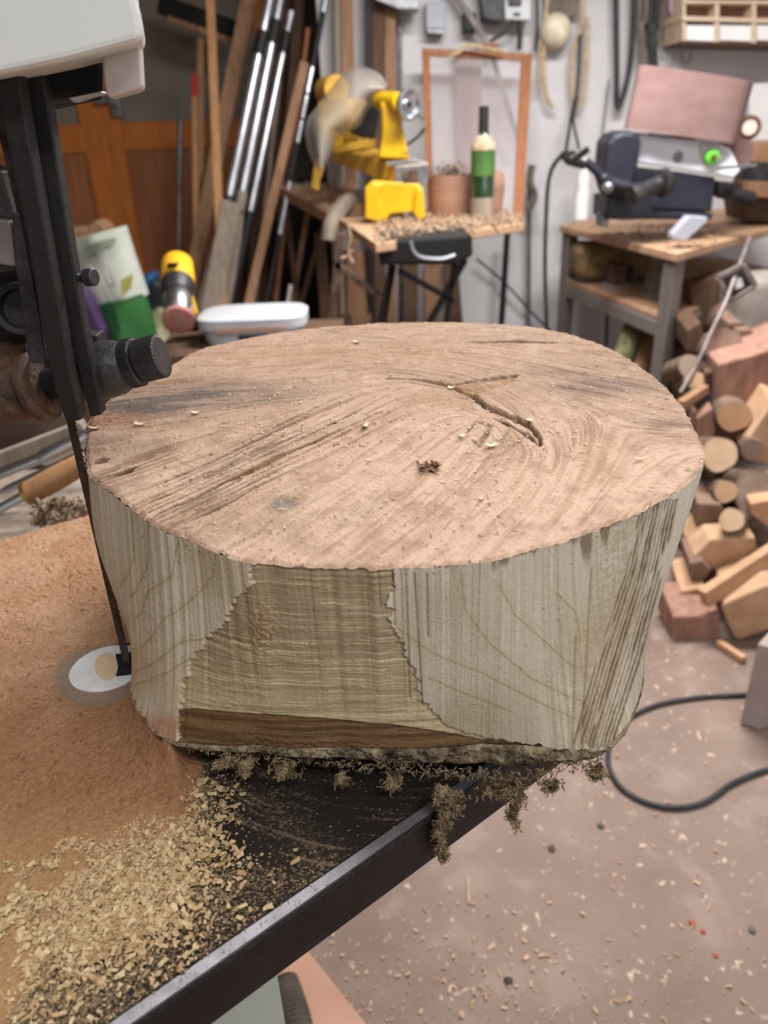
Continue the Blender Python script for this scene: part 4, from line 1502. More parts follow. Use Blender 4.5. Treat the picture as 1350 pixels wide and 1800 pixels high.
# ---- drum, bottle, frame on the bench
m_drum = mat('turned_red_brown_wood', (164, 124, 104), (134, 96, 78), rough=.7, scale=6, stretch=(1, 1, 12), contrast=.5)
p = Z(792, 381, ZB); kd_ = mpp(p); R0 = 40 * kd_; H0 = 66 * kd_
dr_ = thing('turned_bowl', (p.x, p.y, ZB + .004), 'round brown wooden drum full of shavings behind the bottle on the bench', 'wooden drum')
bm = BM(); lathe(bm, (p.x, p.y, ZB + .004), (0, 0, 1), [(0, R0 * .9), (H0 * .5, R0 * .98), (H0, R0 * 1.0), (H0, R0 * .92), (H0 * .6, R0 * .88)], 40); ob('drum_wall', bm, m_drum, dr_, smooth=True)
V_, F_ = curl_bits(240, lambda: (p.x + random.gauss(0, R0 * .38), p.y + random.gauss(0, R0 * .38), ZB + H0 * .95 + random.random() * .05))
o = npmesh('drum_shavings', V_, F_, m_greyw); tag(o, 'grey brown shavings heaped in the wooden drum', 'shavings', kind='stuff')
m_glass = mat('dark_green_glass', (34, 72, 34), (22, 48, 26), rough=.12, scale=8, coat=.8, spec=.8)
m_label = mat('green_label', (72, 112, 48), (52, 88, 36), rough=.6, scale=10)
p = Z(847, 385, ZB); kb_ = mpp(p)
bt = thing('wine_bottle', (p.x, p.y, ZB + .003), 'dusty green wine bottle with a green label standing on the lathe bench', 'bottle')
bm = BM(); lathe(bm, (p.x, p.y, ZB + .003), (0, 0, 1), [(0, kb_ * 18), (.004, kb_ * 20), (kb_ * 108, kb_ * 20), (kb_ * 122, kb_ * 17), (kb_ * 132, kb_ * 9), (kb_ * 142, kb_ * 7.5), (kb_ * 172, kb_ * 7)], 32); ob('glass_body', bm, m_glass, bt, smooth=True)
bm = BM(); lathe(bm, (p.x, p.y, ZB + kb_ * 70), (0, 0, 1), [(0, kb_ * 20.6), (kb_ * 38, kb_ * 20.6)], 32, cap=False); ob('label', bm, m_label, bt, smooth=True)
bm = BM(); lathe(bm, (p.x, p.y, ZB + .003 + kb_ * 108), (0, 0, 1), [(0, kb_ * 21), (kb_ * 10, kb_ * 20), (kb_ * 18, kb_ * 15), (kb_ * 22, kb_ * 11)], 32, cap=False); ob('dust_cap', bm, m_shav, bt, smooth=True)
bm = BM(); lathe(bm, (p.x, p.y, ZB + .003), (0, 0, 1), [(0, kb_ * 20.5), (kb_ * 34, kb_ * 20.5)], 32, cap=False); ob('dusty_foot', bm, m_greyw, bt, smooth=True)
bm = BM(); lathe(bm, (p.x, p.y, ZB + .003 + kb_ * 134), (0, 0, 1), [(0, kb_ * 8.6), (kb_ * 38, kb_ * 8.2), (kb_ * 40, kb_ * 6)], 24); ob('foil_capsule', bm, m_black, bt, smooth=True)
# second little jug behind
bm = BM(); p = Z(868, 380, ZB); lathe(bm, (p.x, p.y + .03, ZB + .003), (0, 0, 1), [(0, .035), (.10, .045), (.15, .04), (.16, .03)], 24)
one('reddish_jar', bm, m_drum, 'reddish brown jar half hidden behind the green bottle', 'jar', smooth=True)

# frame with a smeared pane leaning on the wall
m_pane = mat('dusty_pane', (200, 190, 190), (176, 164, 166), rough=.6, scale=3, stretch=(5, 1, .4), alpha=.24, contrast=.7, spec=.15)
Yq0, Yq1 = 3.48, 3.95
fr = thing('framed_glass', W(840, 380, 3.8), 'tall orange wooden frame with a dusty glass pane leaning behind the lathe bench', 'frame')
cor = [(742, 84), (936, 94), (918, 398), (752, 378)]
inn = [(755, 98), (917, 106), (902, 384), (762, 366)]
Yf = [Yq1, Yq1, Yq0, Yq0]
co = [W(x, y, Y_) for (x, y), Y_ in zip(cor, Yf)]; ci = [W(x, y, Y_) for (x, y), Y_ in zip(inn, Yf)]
for i, nm in enumerate(('top_rail', 'side_rail', 'bottom_rail', 'side_rail')):
    j = (i + 1) % 4
    bm = BM(); prism(bm, [co[i], co[j], ci[j], ci[i]], (0, .025, 0)); ob(nm, bm, m_orange, fr, bevel=.002)
bm = BM(); prism(bm, [c_ + Vector((0, .012, 0)) for c_ in ci], (0, .003, 0)); ob('pane', bm, m_pane, fr)
bm = BM(); pxprism(bm, [(800, 96), (846, 98), (850, 350), (806, 350)], 4.08, .04)
one('pinkish_post', bm, mat('faded_mauve_board', (160, 134, 130), (140, 116, 112), rough=.8, scale=4, stretch=(5, 5, .4)), 'faded mauve board against the wall seen through the framed glass', 'board', bevel=.003)
bm = BM(); strip(bm, W(858, 75, 4.05), W(912, 250, 4.0), .022, .02); strip(bm, W(780, -40, 4.08), W(868, 92, 4.05), .028, .02)
one('grey_strut', bm, m_steel_s, 'grey metal strut running diagonally down the wall behind the framed glass', 'strut', bevel=.002)

# ---- things on the white wall
m_whitepl = mat('off_white_plastic', (206, 208, 212), (184, 184, 190), rough=.5, scale=6)
m_greybox = mat('pale_grey_box', (176, 178, 190), (160, 162, 174), rough=.5, scale=6)
m_beige = mat('beige_rope', (206, 184, 148), (170, 146, 110), rough=.85, scale=40)
m_rubber = mat('black_rubber', (52, 54, 58), (32, 33, 36), rough=.6, scale=20)
m_greybr = mat('grey_brown_leather', (122, 112, 104), (92, 84, 76), rough=.8, scale=14)


def wallpx(name, pts, Y, t, m_, label, cat, group=None, bev=.004):
    bm = BM(); pxprism(bm, pts, Y, t); return one(name, bm, m_, label, cat, group, bevel=bev)


def tubepx(name, pts, Y, r, m_, label, cat, group=None, n=6):
    bm = BM(); rings(bm, smoothpath([W(*(q if len(q) == 3 else (*q, Y))) for q in pts], n), r, 10)
    return one(name, bm, m_, label, cat, group, smooth=True)


t = thing('meter_box', W(765, 50, 4.1), 'small pale grey box with a darker lower edge on the white wall', 'box')
bm = BM(); pxprism(bm, [(748, 2), (784, 4), (783, 52), (749, 50)], 4.07, .08); ob('box_body', bm, m_greybox, t, bevel=.006)
bm = BM(); pxprism(bm, [(750, 50), (782, 52), (781, 60), (751, 58)], 4.065, .08); ob('lower_edge', bm, m_steel, t, bevel=.002)
wallpx('roof_panel', [(660, -60), (738, -60), (737, 16), (700, 16), (660, 0)], 3.95, .15, m_steel, 'grey sheet metal box at the top edge of the photo above the wall pipe', 'box')
t = thing('power_switch', W(850, 40, 4.1), 'black switch unit on the white wall above the orange frame', 'switch')
bm = BM(); pxprism(bm, [(815, 22), (838, 22), (838, 54), (815, 54)], 4.06, .09); ob('small_switch', bm, m_black, t, bevel=.004)
bm = BM(); pxprism(bm, [(842, -30), (886, -30), (886, 38), (850, 34)], 4.03, .12); ob('switch_box', bm, m_blackpl, t, bevel=.006)
t = thing('transformer_box', W(905, 20, 4.1), 'white and grey electrical box with a black top beside the black switch unit', 'electrical box')
bm = BM(); pxprism(bm, [(886, -30), (935, -30), (933, 36), (888, 34)], 4.02, .13); ob('box_body', bm, m_whitepl, t, bevel=.006)
bm = BM(); pxprism(bm, [(893, -30), (918, -30), (917, 8), (895, 8)], 4.0, .02); ob('dark_window', bm, m_blackpl, t, bevel=.002)
bm = BM(); pxprism(bm, [(903, 22), (915, 22), (915, 27), (903, 27)], 4.01, .01); ob('slot', bm, m_blackpl, t, bevel=.001)
tubepx('wall_cable', [(902, 36), (892, 52), (880, 62), (862, 72)], 4.05, .009, m_rubber, 'dark cable curving down left from the white electrical box', 'cable')
tubepx('wall_cable', [(912, 36), (914, 60), (912, 88)], 4.05, .012, m_rubber, 'dark cable dropping straight from the white electrical box to the frame', 'cable')
tubepx('wall_cable', [(942, -60), (944, 40), (940, 90)], 4.09, .007, m_rubber, 'dark upright cable right of the electrical boxes', 'cable')
wallpx('orange_tool', [(850, 76), (876, 74), (878, 80), (852, 84)], 4.0, .03, m_orange, 'small orange tool lying on top of the orange frame', 'tool')
bm = BM(); rings(bm, smoothpath([W(x, y, 3.9) for x, y in ((790, 98), (806, 92), (820, 80), (850, 84), (884, 90))]), .008, 8)
one('rag_strip', bm, m_beige, 'beige twisted strip lying across the top of the orange frame', 'rag', smooth=True)
# breathing mask and strings
t = thing('dust_mask', W(975, 70, 4.0), 'cream bowl shaped mask hanging on the white wall', 'dust mask')
bm = BM(); c_ = W(982, 48, 4.02); kk = mpp(c_)
lathe(bm, c_ + Vector((0, .1, 0)), (0, -1, -.25), [(0, kk * 28), (.05, kk * 28), (.09, kk * 22), (.11, kk * 10), (.115, kk * 2)], 24); ob('cup', bm, mat('cream_felt', (228, 218, 196), (206, 192, 168), rough=.9, scale=20), t, smooth=True)
bm = BM(); pxprism(bm, [(955, -40), (1020, -40), (1016, 26), (962, 40)], 4.08, .04); ob('cloth_strap', bm, m_greybr, t, bevel=.004)
for i, (pts, lab) in enumerate((([(964, -60), (958, 60), (955, 120), (962, 170), (974, 190)], 'beige cord hanging left of the cream mask'), ([(1024, -60), (1022, 40), (1008, 90), (1004, 130), (1008, 190)], 'yellow cord hanging right of the cream mask'),
                                ([(1032, 30), (1030, 100), (1026, 160), (1018, 188)], 'pale cord hanging beside the yellow cord'), ([(950, 70), (948, 130), (945, 160)], 'short pale cord next to the orange frame'))):
    tubepx('looped_string', pts, 4.08, .009 if i < 3 else .006, m_beige, lab, 'cord', 'cords on the white wall')
tubepx('hanging_wire', [(1020, 60, 4.05), (1014, 160, 4.05), (1005, 200, 4.0), (994, 270, 3.8)], 4.05, .008, m_rubber, 'black wire dropping to the clamp behind the white spray bottle', 'wire', 'black wires on the white wall')
tubepx('hanging_wire', [(1016, 170, 4.0), (1008, 210, 4.0), (1018, 262, 3.9)], 4.0, .006, m_rubber, 'short black wire beside the wire to the clamp', 'wire', 'black wires on the white wall')
tubepx('hanging_wire', [(1070, 140, 4.09), (1062, 210, 4.09), (1054, 290, 4.05), (1058, 400, 4.0)], 4.0, .004, m_rubber, 'thin wire running down the wall left of the belt sander', 'wire', 'black wires on the white wall')
# v-belts
for i, (x0, x1, xm, yb2, r_, m_, lab) in enumerate(((1082, 1112, 1087, 182, .013, m_rubber, 'long black drive belt hanging in a narrow loop on the white wall'), (1124, 1134, 1130, 108, .011, m_greybr, 'grey belt hanging left of the dark straps'),
                                                    (1142, 1154, 1148, 112, .012, m_rubber, 'short dark belt hanging just left of the red sanding belt'), (1162, 1176, 1166, 104, .004, m_steel, 'thin wire loop hanging under the blue bag'), (1198, 1214, 1206, 110, .004, m_steel, 'thin wire loop hanging under the white shelf end'))):
    pts = [(x0, -80), (x0 + 1, 40), (x0 + (xm - x0) * .4, yb2 - 50), (xm - 3, yb2), (xm + 4, yb2), (x1 - 6, yb2 - 60), (x1 + 1, 30), (x1 + 3, -80)]
    if i in (3, 4):
        pts = [(x0, 40), (x0, yb2 - 8), (xm, yb2), (x1, yb2 - 8), (x1 + 1, 40)]
    tubepx('hanging_belt', pts, 4.07, r_, m_, lab, 'belt', 'belts hanging on the white wall')
wallpx('leather_strap', [(1128, -60), (1168, -60), (1164, 70), (1148, 100), (1132, 60)], 4.10, .03, m_greybr, 'bunch of grey brown straps hanging above the red sanding belt', 'straps')
wallpx('blue_bag', [(1174, -60), (1206, -60), (1204, 30), (1192, 56), (1178, 20)], 4.0, .06, mat('blue_white_film', (150, 156, 196), (186, 150, 166), rough=.3, scale=14, contrast=.3), 'crumpled bluish plastic bag hanging left of the wall shelf', 'bag')
# shelf with white bins
m_shelf = mat('pale_shelf_wood', (222, 200, 176), (200, 176, 150), rough=.7, scale=6, stretch=(1, 6, 6))
sh = thing('wall_shelf', W(1290, 50, 4.0), 'pale wooden shelf with two rows of compartments on the wall at the upper right', 'shelf')
for nm, pts, Y_, t_, m_ in (('back_board', [(1200, -90), (1480, -90), (1480, 74), (1200, 72)], 4.10, .03, m_brown), ('shelf_board', [(1200, 28), (1480, 36), (1480, 44), (1200, 36)], 3.86, .26, m_shelf), ('shelf_board', [(1202, 0), (1480, 2), (1480, 8), (1202, 6)], 3.86, .26, m_shelf),
                            ('shelf_board', [(1200, 70), (1480, 76), (1480, 82), (1200, 76)], 3.88, .24, m_brown), ('divider', [(1200, -90), (1206, -90), (1206, 72), (1200, 72)], 3.87, .25, m_shelf), ('divider', [(1257, 0), (1265, 0), (1265, 74), (1257, 74)], 3.865, .25, m_shelf),
                            ('divider', [(1322, 0), (1330, 0), (1330, 76), (1322, 76)], 3.865, .25, m_shelf), ('panel', [(1206, 8), (1330, 10), (1330, 30), (1206, 28)], 3.95, .02, m_drum), ('panel', [(1330, 10), (1480, 12), (1480, 34), (1330, 32)], 3.95, .02, m_drum)):
    bm = BM(); pxprism(bm, pts, Y_, t_); ob(nm, bm, m_, sh, bevel=.002)
m_paper = mat('white_bin', (244, 240, 240), (230, 226, 226), rough=.6, scale=5)
for (xa_, xb2), lab in (((1207, 1256), 'white bin at the left end of the wall shelf'), ((1266, 1321), 'second white bin in the wall shelf'), ((1331, 1400), 'white bin at the right edge of the photo in the wall shelf')):
    wallpx('storage_bin', [(xa_, 44 - (1256 - xa_) * .0), (xb2, 45), (xb2, 73), (xa_, 71)], 3.875, .2, m_paper, lab, 'bin', 'white bins in the wall shelf', .003)
wallpx('white_board', [(1318, 148), (1420, 140), (1420, 250), (1318, 246)], 4.0, .02, m_paper, 'bright white board against the wall behind the red sanding belt', 'board', None, .003)
# black cable loop on the wall and pipe
tubepx('extension_cable', [(1010, 268, 3.7), (985, 276, 3.75), (966, 310, 3.8), (960, 380, 3.85), (958, 480, 3.9), (962, 600, 3.95)], 3.8, .010, m_rubber, 'thick black cable arching from the clamp down beside the sander bench', 'cable')
bm = BM(); p = W(930, 330, 4.08); rings(bm, [p, to_floor(p, W(929, 590, 4.08), .01)], .011, 10); one('wall_conduit', bm, m_steel, 'grey conduit on the wall right of the orange frame', 'conduit', smooth=True)
bm = BM(); p = W(892, 405, 4.0); rings(bm, [p, to_floor(p, W(880, 590, 4.0), .01)], .016, 10); one('dark_pole', bm, m_black, 'dark pole standing below the right end of the lathe bench', 'pole', smooth=True)
bm = BM(); rings(bm, smoothpath([W(x, y, 4.08) for x, y in ((838, 455), (890, 500), (945, 560), (1000, 610))]), .006, 8); one('wall_wire', bm, m_rubber, 'thin wire slanting down the wall between the two benches', 'wire', smooth=True)
bm = BM(); rings(bm, smoothpath([W(x, y, 4.02) for x, y in ((936, 290), (932, 320), (940, 345), (928, 372))]), .018, 8, wob=.4); one('dusty_cobweb', bm, m_greybr, 'dark clump of dust and rag on the wall right of the orange frame', 'rag', smooth=True)
# ------------------------------------------------------------------ sander bench
ZS = .90
c0, c1, c2 = Z(984, 396, ZS), Z(1190, 446, ZS), Z(1420, 384, ZS)
c3 = c0 + (c2 - c1)
m_greyleg = mat('grey_painted_wood', (128, 118, 114), (106, 96, 92), rough=.75, scale=10, stretch=(4, 4, .6), contrast=.5)
sb = thing('sander_bench', ((c0.x + c2.x) / 2, (c0.y + c2.y) / 2, 0), 'low wooden bench with grey square legs and a lower shelf under the belt sander', 'bench')
bm = BM(); prism(bm, [c0, c1, c2, c3], (0, 0, -.03)); ob('bench_top', bm, m_benchw, sb, bevel=.004)
e1 = (c1 - c0).normalized(); e2 = (c2 - c1).normalized()
for cc, dx_, dy_ in ((c0, 1, 1), (c1, -1, 1), (c2, -1, -1), (c3, 1, -1)):
    pp = cc + e1 * .055 * dx_ + e2 * .055 * dy_
    bm = BM()
    q0 = pp - e1 * .04 - e2 * .04
    prism(bm, [Vector((v.x, v.y, 0.002)) for v in (q0, q0 + e1 * .08, q0 + e1 * .08 + e2 * .08, q0 + e2 * .08)], (0, 0, ZS - .034)); ob('leg', bm, m_greyleg, sb, bevel=.004)
zsh = Z(1010, 500, .6).z
SZ = .665
bm = BM(); L1 = (c1 - c0).length; L2 = (c2 - c1).length
q = [c0 + e1 * .03 + e2 * .03, c1 - e1 * .03 + e2 * .03, c2 - e1 * .03 - e2 * .03, c3 + e1 * .03 - e2 * .03]
prism(bm, [Vector((v.x, v.y, SZ)) for v in q], (0, 0, -.02)); ob('lower_shelf', bm, m_benchw, sb, bevel=.003)
for a, b in ((q[0], q[1]), (q[1], q[2])):
    bm = BM(); strip(bm, Vector((a.x, a.y, SZ - .05)), Vector((b.x, b.y, SZ - .05)), .02, .055, up=(0, 0, 1)); ob('shelf_rail', bm, m_greyleg, sb, bevel=.003)

# ---- belt sander
m_navy = mat('dark_blue_casting', (38, 39, 54), (26, 27, 38), rough=.45, scale=12, contrast=.5)
m_silver = mat('silver_panel', (236, 238, 246), (224, 226, 236), rough=.6, metal=0, scale=6)
m_abr = mat('worn_red_abrasive', (142, 114, 110), (118, 90, 87), rough=.9, scale=10, stretch=(1, 1, 2), contrast=.6, bump=.1, bscale=300)
Ys = 3.02
sd_ = thing('belt_sander', W(1190, 380, Ys), 'dark blue and silver benchtop belt sander with a green switch', 'belt sander')


def SP(name, pts, Y, t, m_, bev=.006, parent=None):
    bm = BM(); pxprism(bm, pts, Y, t); return ob(name, bm, m_, parent or sd_, bevel=bev)


SP('belt_arm', [(1120, 232), (1250, 243), (1285, 262), (1302, 300), (1290, 312), (1120, 285)], Ys + .02, .05, m_silver)
SP('end_housing', [(1068, 250), (1078, 236), (1095, 229), (1118, 230), (1130, 245), (1122, 300), (1110, 350), (1072, 345), (1062, 310)], Ys - .03, .16, m_navy, .018)
SP('frame', [(1110, 292), (1180, 300), (1258, 312), (1252, 372), (1150, 368), (1108, 345)], Ys + .03, .12, m_navy)
SP('base', [(1068, 345), (1140, 345), (1150, 372), (1256, 375), (1250, 388), (1150, 386), (1095, 387), (1066, 386)], Ys, .20, m_navy)
sw = SP('switch_plate', [(1232, 254), (1266, 258), (1280, 270), (1262, 284), (1234, 280)], Ys + .006, .02, m_whitepl, .003)
bm = BM(); p = W(1251, 276, Ys); kk = mpp(p); lathe(bm, p + Vector((0, .01, 0)), (0, -1, 0), [(0, kk * 13), (.02, kk * 12), (.025, kk * 8)], 20)
gs = ob('green_switch', bm, mat('bright_green_plastic', (110, 205, 60), (86, 180, 40), rough=.4), sd_, smooth=True)
bm = BM(); lathe(bm, p + Vector((0, -.012, 0)), (0, -1, 0), [(0, kk * 5), (.012, kk * 4.5)], 16); ob('red_button', bm, mat('dull_red_button', (120, 66, 40), (70, 60, 30), rough=.5), gs, smooth=True)
bm = BM(); p = W(1193, 276, Ys + .015); lathe(bm, p + Vector((0, .01, 0)), (0, -1, 0), [(0, kk * 9.5), (.006, kk * 9.5)], 24); ob('round_badge', bm, m_steel, sd_)
SP('slot', [(1140, 233), (1222, 243), (1221, 247), (1140, 238)], Ys + .018, .006, m_blackpl, .001)
bm = BM(); p = W(1172, 318, Ys - .06); lathe(bm, p, (-.9, -.35, -.25), [(0, kk * 22), (.03, kk * 24), (.04, kk * 14), (.10, kk * 12), (.11, kk * 15), (.16, kk * 15)], 24); ob('tracking_knob', bm, m_blackpl, sd_, smooth=True)
bm = BM(); rings(bm, smoothpath([W(x, y, Ys - .05) for x, y in ((1120, 335), (1090, 326), (1066, 318), (1048, 300), (1030, 284))]), [.022] * 20 + [.016] * 13, 12); ob('dust_port_arm', bm, m_navy, sd_, smooth=True)
bm = BM(); rings(bm, [W(1026, 290, Ys + .1), W(1000, 283, Ys + .2), W(990, 272, Ys + .25)], .016, 12); rings(bm, [W(1010, 280, Ys + .15), W(1034, 262, Ys + .12)], .012, 10); ob('clamp_handle', bm, m_black, sd_, smooth=True)
bm = BM(); p = W(1070, 330, Ys - .06); lathe(bm, p, (-.6, -.8, 0), [(0, kk * 10), (.02, kk * 10), (.03, kk * 5)], 16); ob('bolt', bm, m_steel, sd_, smooth=True)
SP('roller_guard', [(1262, 318), (1300, 322), (1302, 348), (1280, 352), (1264, 344)], Ys + .03, .1, m_black)
bm = BM(); p = W(1300, 346, Ys); rings(bm, [p - Vector((.03, 0, -.01)), p + Vector((.05, 0, -.01))], .026, 16); ob('clamp_knob', bm, m_black, sd_, smooth=True)
bm = BM(); p = W(1300, 272, Ys + .1); rings(bm, [p, p + Vector((.0, .14, 0))], .055, 24); ob('belt_roller', bm, m_abr, sd_, smooth=True)
bm = BM(); strip(bm, W(1258, 296, Ys - .02), W(1330, 290, Ys - .02), .01, .01); ob('tension_lever', bm, m_steel, sd_, bevel=.002)
SP('silver_foot', [(1182, 420), (1183, 412), (1212, 380), (1244, 382), (1243, 390), (1206, 423)], 2.82, .05, m_greybox, .003)
SP('silver_foot', [(1052, 376), (1070, 376), (1070, 400), (1054, 398)], 3.05, .05, m_steel, .003)
# sanding belt lying on top
bm = BM()
bp_ = smoothpath([W(x, y, Y_) for x, y, Y_ in ((1110, 172, 3.05), (1122, 172, 3.0), (1200, 182, 2.98), (1290, 196, 3.0), (1306, 200, 3.05), (1300, 196, 3.12), (1215, 184, 3.16), (1122, 170, 3.14), (1110, 172, 3.05))], 8)
hw_ = 49 * mpp(bp_[0])
upv = Vector((.14, 0, 1)).normalized()
ro, ri_ = [], []
cen = sum(bp_, Vector()) / len(bp_)
rows = []
for v in bp_[:-1]:
    o_ = Vector((v.x - cen.x, (v.y - cen.y) * 2, 0)).normalized() * .0018
    rows.append([bm.verts.new(v + upv * hw_ * s1 + o_ * s2) for s1, s2 in ((1, 1), (-1, 1), (-1, -1), (1, -1))])
for i in range(len(rows)):
    a, b = rows[i], rows[(i + 1) % len(rows)]
    for j in range(4):
        bm.faces.new((a[j], a[(j + 1) % 4], b[(j + 1) % 4], b[j]))
one('sanding_belt', bm, m_abr, 'wide worn reddish sanding belt loop lying on top of the belt sander', 'sanding belt', smooth=True)
# plank and clutter at right behind the sander
wallpx('wood_offcut', [(1302, 246), (1400, 250), (1400, 290), (1306, 284)], 3.35, .1, m_tan, 'light wood offcut at the right edge behind the belt sander', 'wood offcut')
wallpx('wood_offcut', [(1305, 318), (1400, 322), (1400, 352), (1305, 345)], 3.3, .1, m_tan, 'second offcut lower at the right edge behind the sander knob', 'wood offcut')
bm = BM(); p = W(1324, 224, 3.40); kk = mpp(p); lathe(bm, p + Vector((0, .05, 0)), (-.3, -1, 0), [(0, kk * 20), (.04, kk * 20), (.045, kk * 14), (.03, kk * 12)], 28); dwh = one('abrasive_wheel', bm, m_brown, 'round brown wheel with a pale centre peeping out right of the sanding belt', 'wheel', smooth=True)
bm = BM(); lathe(bm, p + Vector((-.015, -.0, 0)), (-.3, -1, 0), [(0, kk * 12), (.006, kk * 12)], 24); ob('pale_centre', bm, mat('pale_pink_disc', (240, 214, 204), (222, 190, 176), rough=.6), dwh)
wallpx('dark_offcut', [(1306, 284), (1400, 290), (1400, 323), (1308, 319)], 3.35, .1, m_blackpl, 'dark block between the two offcuts at the right edge behind the sander', 'block')
wallpx('support_board', [(1304, 345), (1420, 350), (1420, 395), (1310, 388)], 3.45, .2, m_brown, 'brown board under the offcuts at the right edge', 'board')
# dust on the bench
V_, F_ = curl_bits(500, lambda: tuple((c0 + e1 * (L1 * random.random()) + e2 * (.02 + .5 * random.random())) + Vector((0, 0, .003 + .006 * random.random()))), .003, .008)
o = npmesh('bench_dust', V_, F_, m_shav); tag(o, 'wood dust and crumbs on the sander bench top', 'sawdust', kind='stuff')
# spray bottle
p = Z(1020, 387, ZS); kk = mpp(p)
t = thing('white_squeeze_bottle', (p.x, p.y, ZS + .001), 'white plastic bottle with a tapered nozzle at the left of the sander bench', 'bottle')
bm = BM(); lathe(bm, (p.x, p.y, ZS + .001), (0, 0, 1), [(0, kk * 12), (.003, kk * 13), (kk * 48, kk * 12.5), (kk * 56, kk * 10), (kk * 58, kk * 9)], 24); ob('bottle_body', bm, m_paper, t, smooth=True)
bm = BM(); lathe(bm, (p.x, p.y, ZS + .001 + kk * 57), (0, 0, 1), [(0, kk * 11), (kk * 12, kk * 10.5), (kk * 24, kk * 7), (kk * 40, kk * 5), (kk * 42, kk * 3)], 24); ob('nozzle_cap', bm, m_paper, t, smooth=True)
# cups and parts on the lower shelf
for x, y, r_, h_, m_, lab in ((1082, 505, 22, 34, m_rust, 'dark cup shaped router base on the lower shelf, left one'), (1150, 520, 24, 38, m_greyleg, 'grey cup shaped casting on the lower shelf, right one')):
    p = Z(x, y, SZ); kk = mpp(p)
    t = thing('metal_casting', (p.x, p.y, SZ), lab, 'casting', 'castings on the lower shelf')
    bm = BM(); lathe(bm, (p.x, p.y, SZ + .001), (0, 0, 1), [(0, kk * r_ * 1.2), (kk * 5, kk * r_ * 1.25), (kk * 7, kk * r_ * .8)], 24); ob('flange', bm, m_greyw, t, smooth=True)
    bm = BM(); lathe(bm, (p.x, p.y, SZ + .001 + kk * 6), (0, 0, 1), [(0, kk * r_ * .8), (kk * h_, kk * r_ * .7), (kk * h_, kk * r_ * .55), (kk * h_ * .5, kk * r_ * .5)], 24); ob('cup', bm, m_, t, smooth=True)
    bm = BM(); lathe(bm, (p.x + kk * r_, p.y + .03, SZ + .001), (0, 0, 1), [(0, kk * 12), (kk * h_ * .9, kk * 12)], 18); ob('dark_plug', bm, m_black, t, smooth=True)
bm = BM(); pxprism(bm, [(1012, 488), (1014, 440), (1030, 428), (1110, 430), (1150, 446), (1150, 495), (1100, 490), (1040, 494)], 3.5, .15)
one('burlap_sack', bm, mat('brown_burlap', (128, 104, 70), (96, 76, 50), rough=.95, scale=30), 'olive brown sack on the lower shelf behind the castings', 'sack', bevel=.03, segs=3)
for x0, y0, x1, y1, r_, m_, lab in ((1128, 540, 1092, 640, 18, mat('mossy_log_bark', (128, 124, 88), (90, 86, 58), rough=.95, scale=20), 'mossy greenish log leaning under the sander bench'), (1165, 545, 1120, 660, 22, m_tan, 'brownish log leaning beside the mossy log')):
    p = W(x0, y0, 3.2); q_ = to_floor(p, W(x1, y1, 3.05), .02); bm = BM(); rings(bm, [p, q_], r_ * mpp(p), 16, wob=.1); one('leaning_log', bm, m_, lab, 'log', smooth=True)
bm = BM(); p = W(1072, 440, 3.7); rings(bm, [p, to_floor(p, W(1066, 590, 3.7), .01)], .008, 8); one('thin_cable', bm, m_rubber, 'thin dark cable hanging behind the sander bench left leg', 'cable', smooth=True)
# hanging metal tool with a square head
t = thing('square_headed_rod', W(1290, 500, 2.55), 'grey rod with an open square metal head hanging from the sander bench', 'rod')
m_gmet = mat('galvanised_rod', (150, 138, 134), (116, 106, 104), rough=.5, metal=.5, scale=20)
bm = BM(); rings(bm, smoothpath([W(x, y, Y_) for x, y, Y_ in ((1318, 418, 2.7), (1306, 450, 2.6), (1294, 480, 2.55), (1276, 530, 2.5), (1252, 580, 2.45), (1225, 640, 2.4), (1196, 690, 2.36))]), .007, 10); ob('rod', bm, m_gmet, t, smooth=True)
bm = BM()
sq = [W(x, y, 2.54) for x, y in ((1262, 488), (1306, 465), (1328, 502), (1284, 530))]
for i in range(4):
    strip(bm, sq[i], sq[(i + 1) % 4], .016, .012)
ob('square_head', bm, m_gmet, t, bevel=.002)
bm = BM(); pxprism(bm, [(1290, 492), (1304, 488), (1308, 504), (1294, 510)], 2.54, .03); ob('inner_block', bm, m_silver, t, bevel=.003)
bm = BM(); pxprism(bm, [(1268, 490), (1304, 472), (1322, 502), (1286, 524)], 2.555, .008); ob('back_plate', bm, m_blackpl, t, bevel=.002)

# ------------------------------------------------------------------ firewood pile
m_end = {'tan': mat('tan_cut_end', (196, 160, 128), (176, 138, 106), rough=.85, scale=14), 'orange': mat('orange_cut_end', (198, 156, 122), (178, 136, 104), rough=.85, scale=14),
         'brown': mat('brown_cut_end', (140, 112, 96), (118, 92, 78), rough=.9, scale=14), 'pink': mat('pinkish_cut_face', (166, 126, 110), (140, 104, 90), rough=.9, scale=10, stretch=(4, 4, 1)),
         'grey': mat('grey_cut_end', (158, 140, 126), (132, 112, 100), rough=.9, scale=14), 'pale': mat('pale_cut_end', (212, 180, 150), (190, 156, 126), rough=.85, scale=14)}
m_logbark = mat('firewood_bark', (132, 108, 90), (88, 68, 56), rough=.95, scale=18, bump=.4, contrast=.4)


def firewood(cx, cy, r, Y, d, ln, endm, label, bark=None, flat=1.0):
    p = W(cx, cy, Y); d = Vector((d[0] * .8, d[1], d[2] - .38)).normalized(); R = r * mpp(p)
    t = thing('firewood_log', p, label, 'firewood log', 'logs in the firewood pile')
    bm = BM(); rings(bm, [p + d * .002, p + d * ln * .5, p + d * ln], R, 22, wob=.06, flat=flat); ob('bark', bm, bark or m_logbark, t, smooth=True)
    bm = BM(); rings(bm, [p, p + d * .004], R * .97, 22, wob=.06, flat=flat); ob('cut_end', bm, m_end[endm], t)
    return t


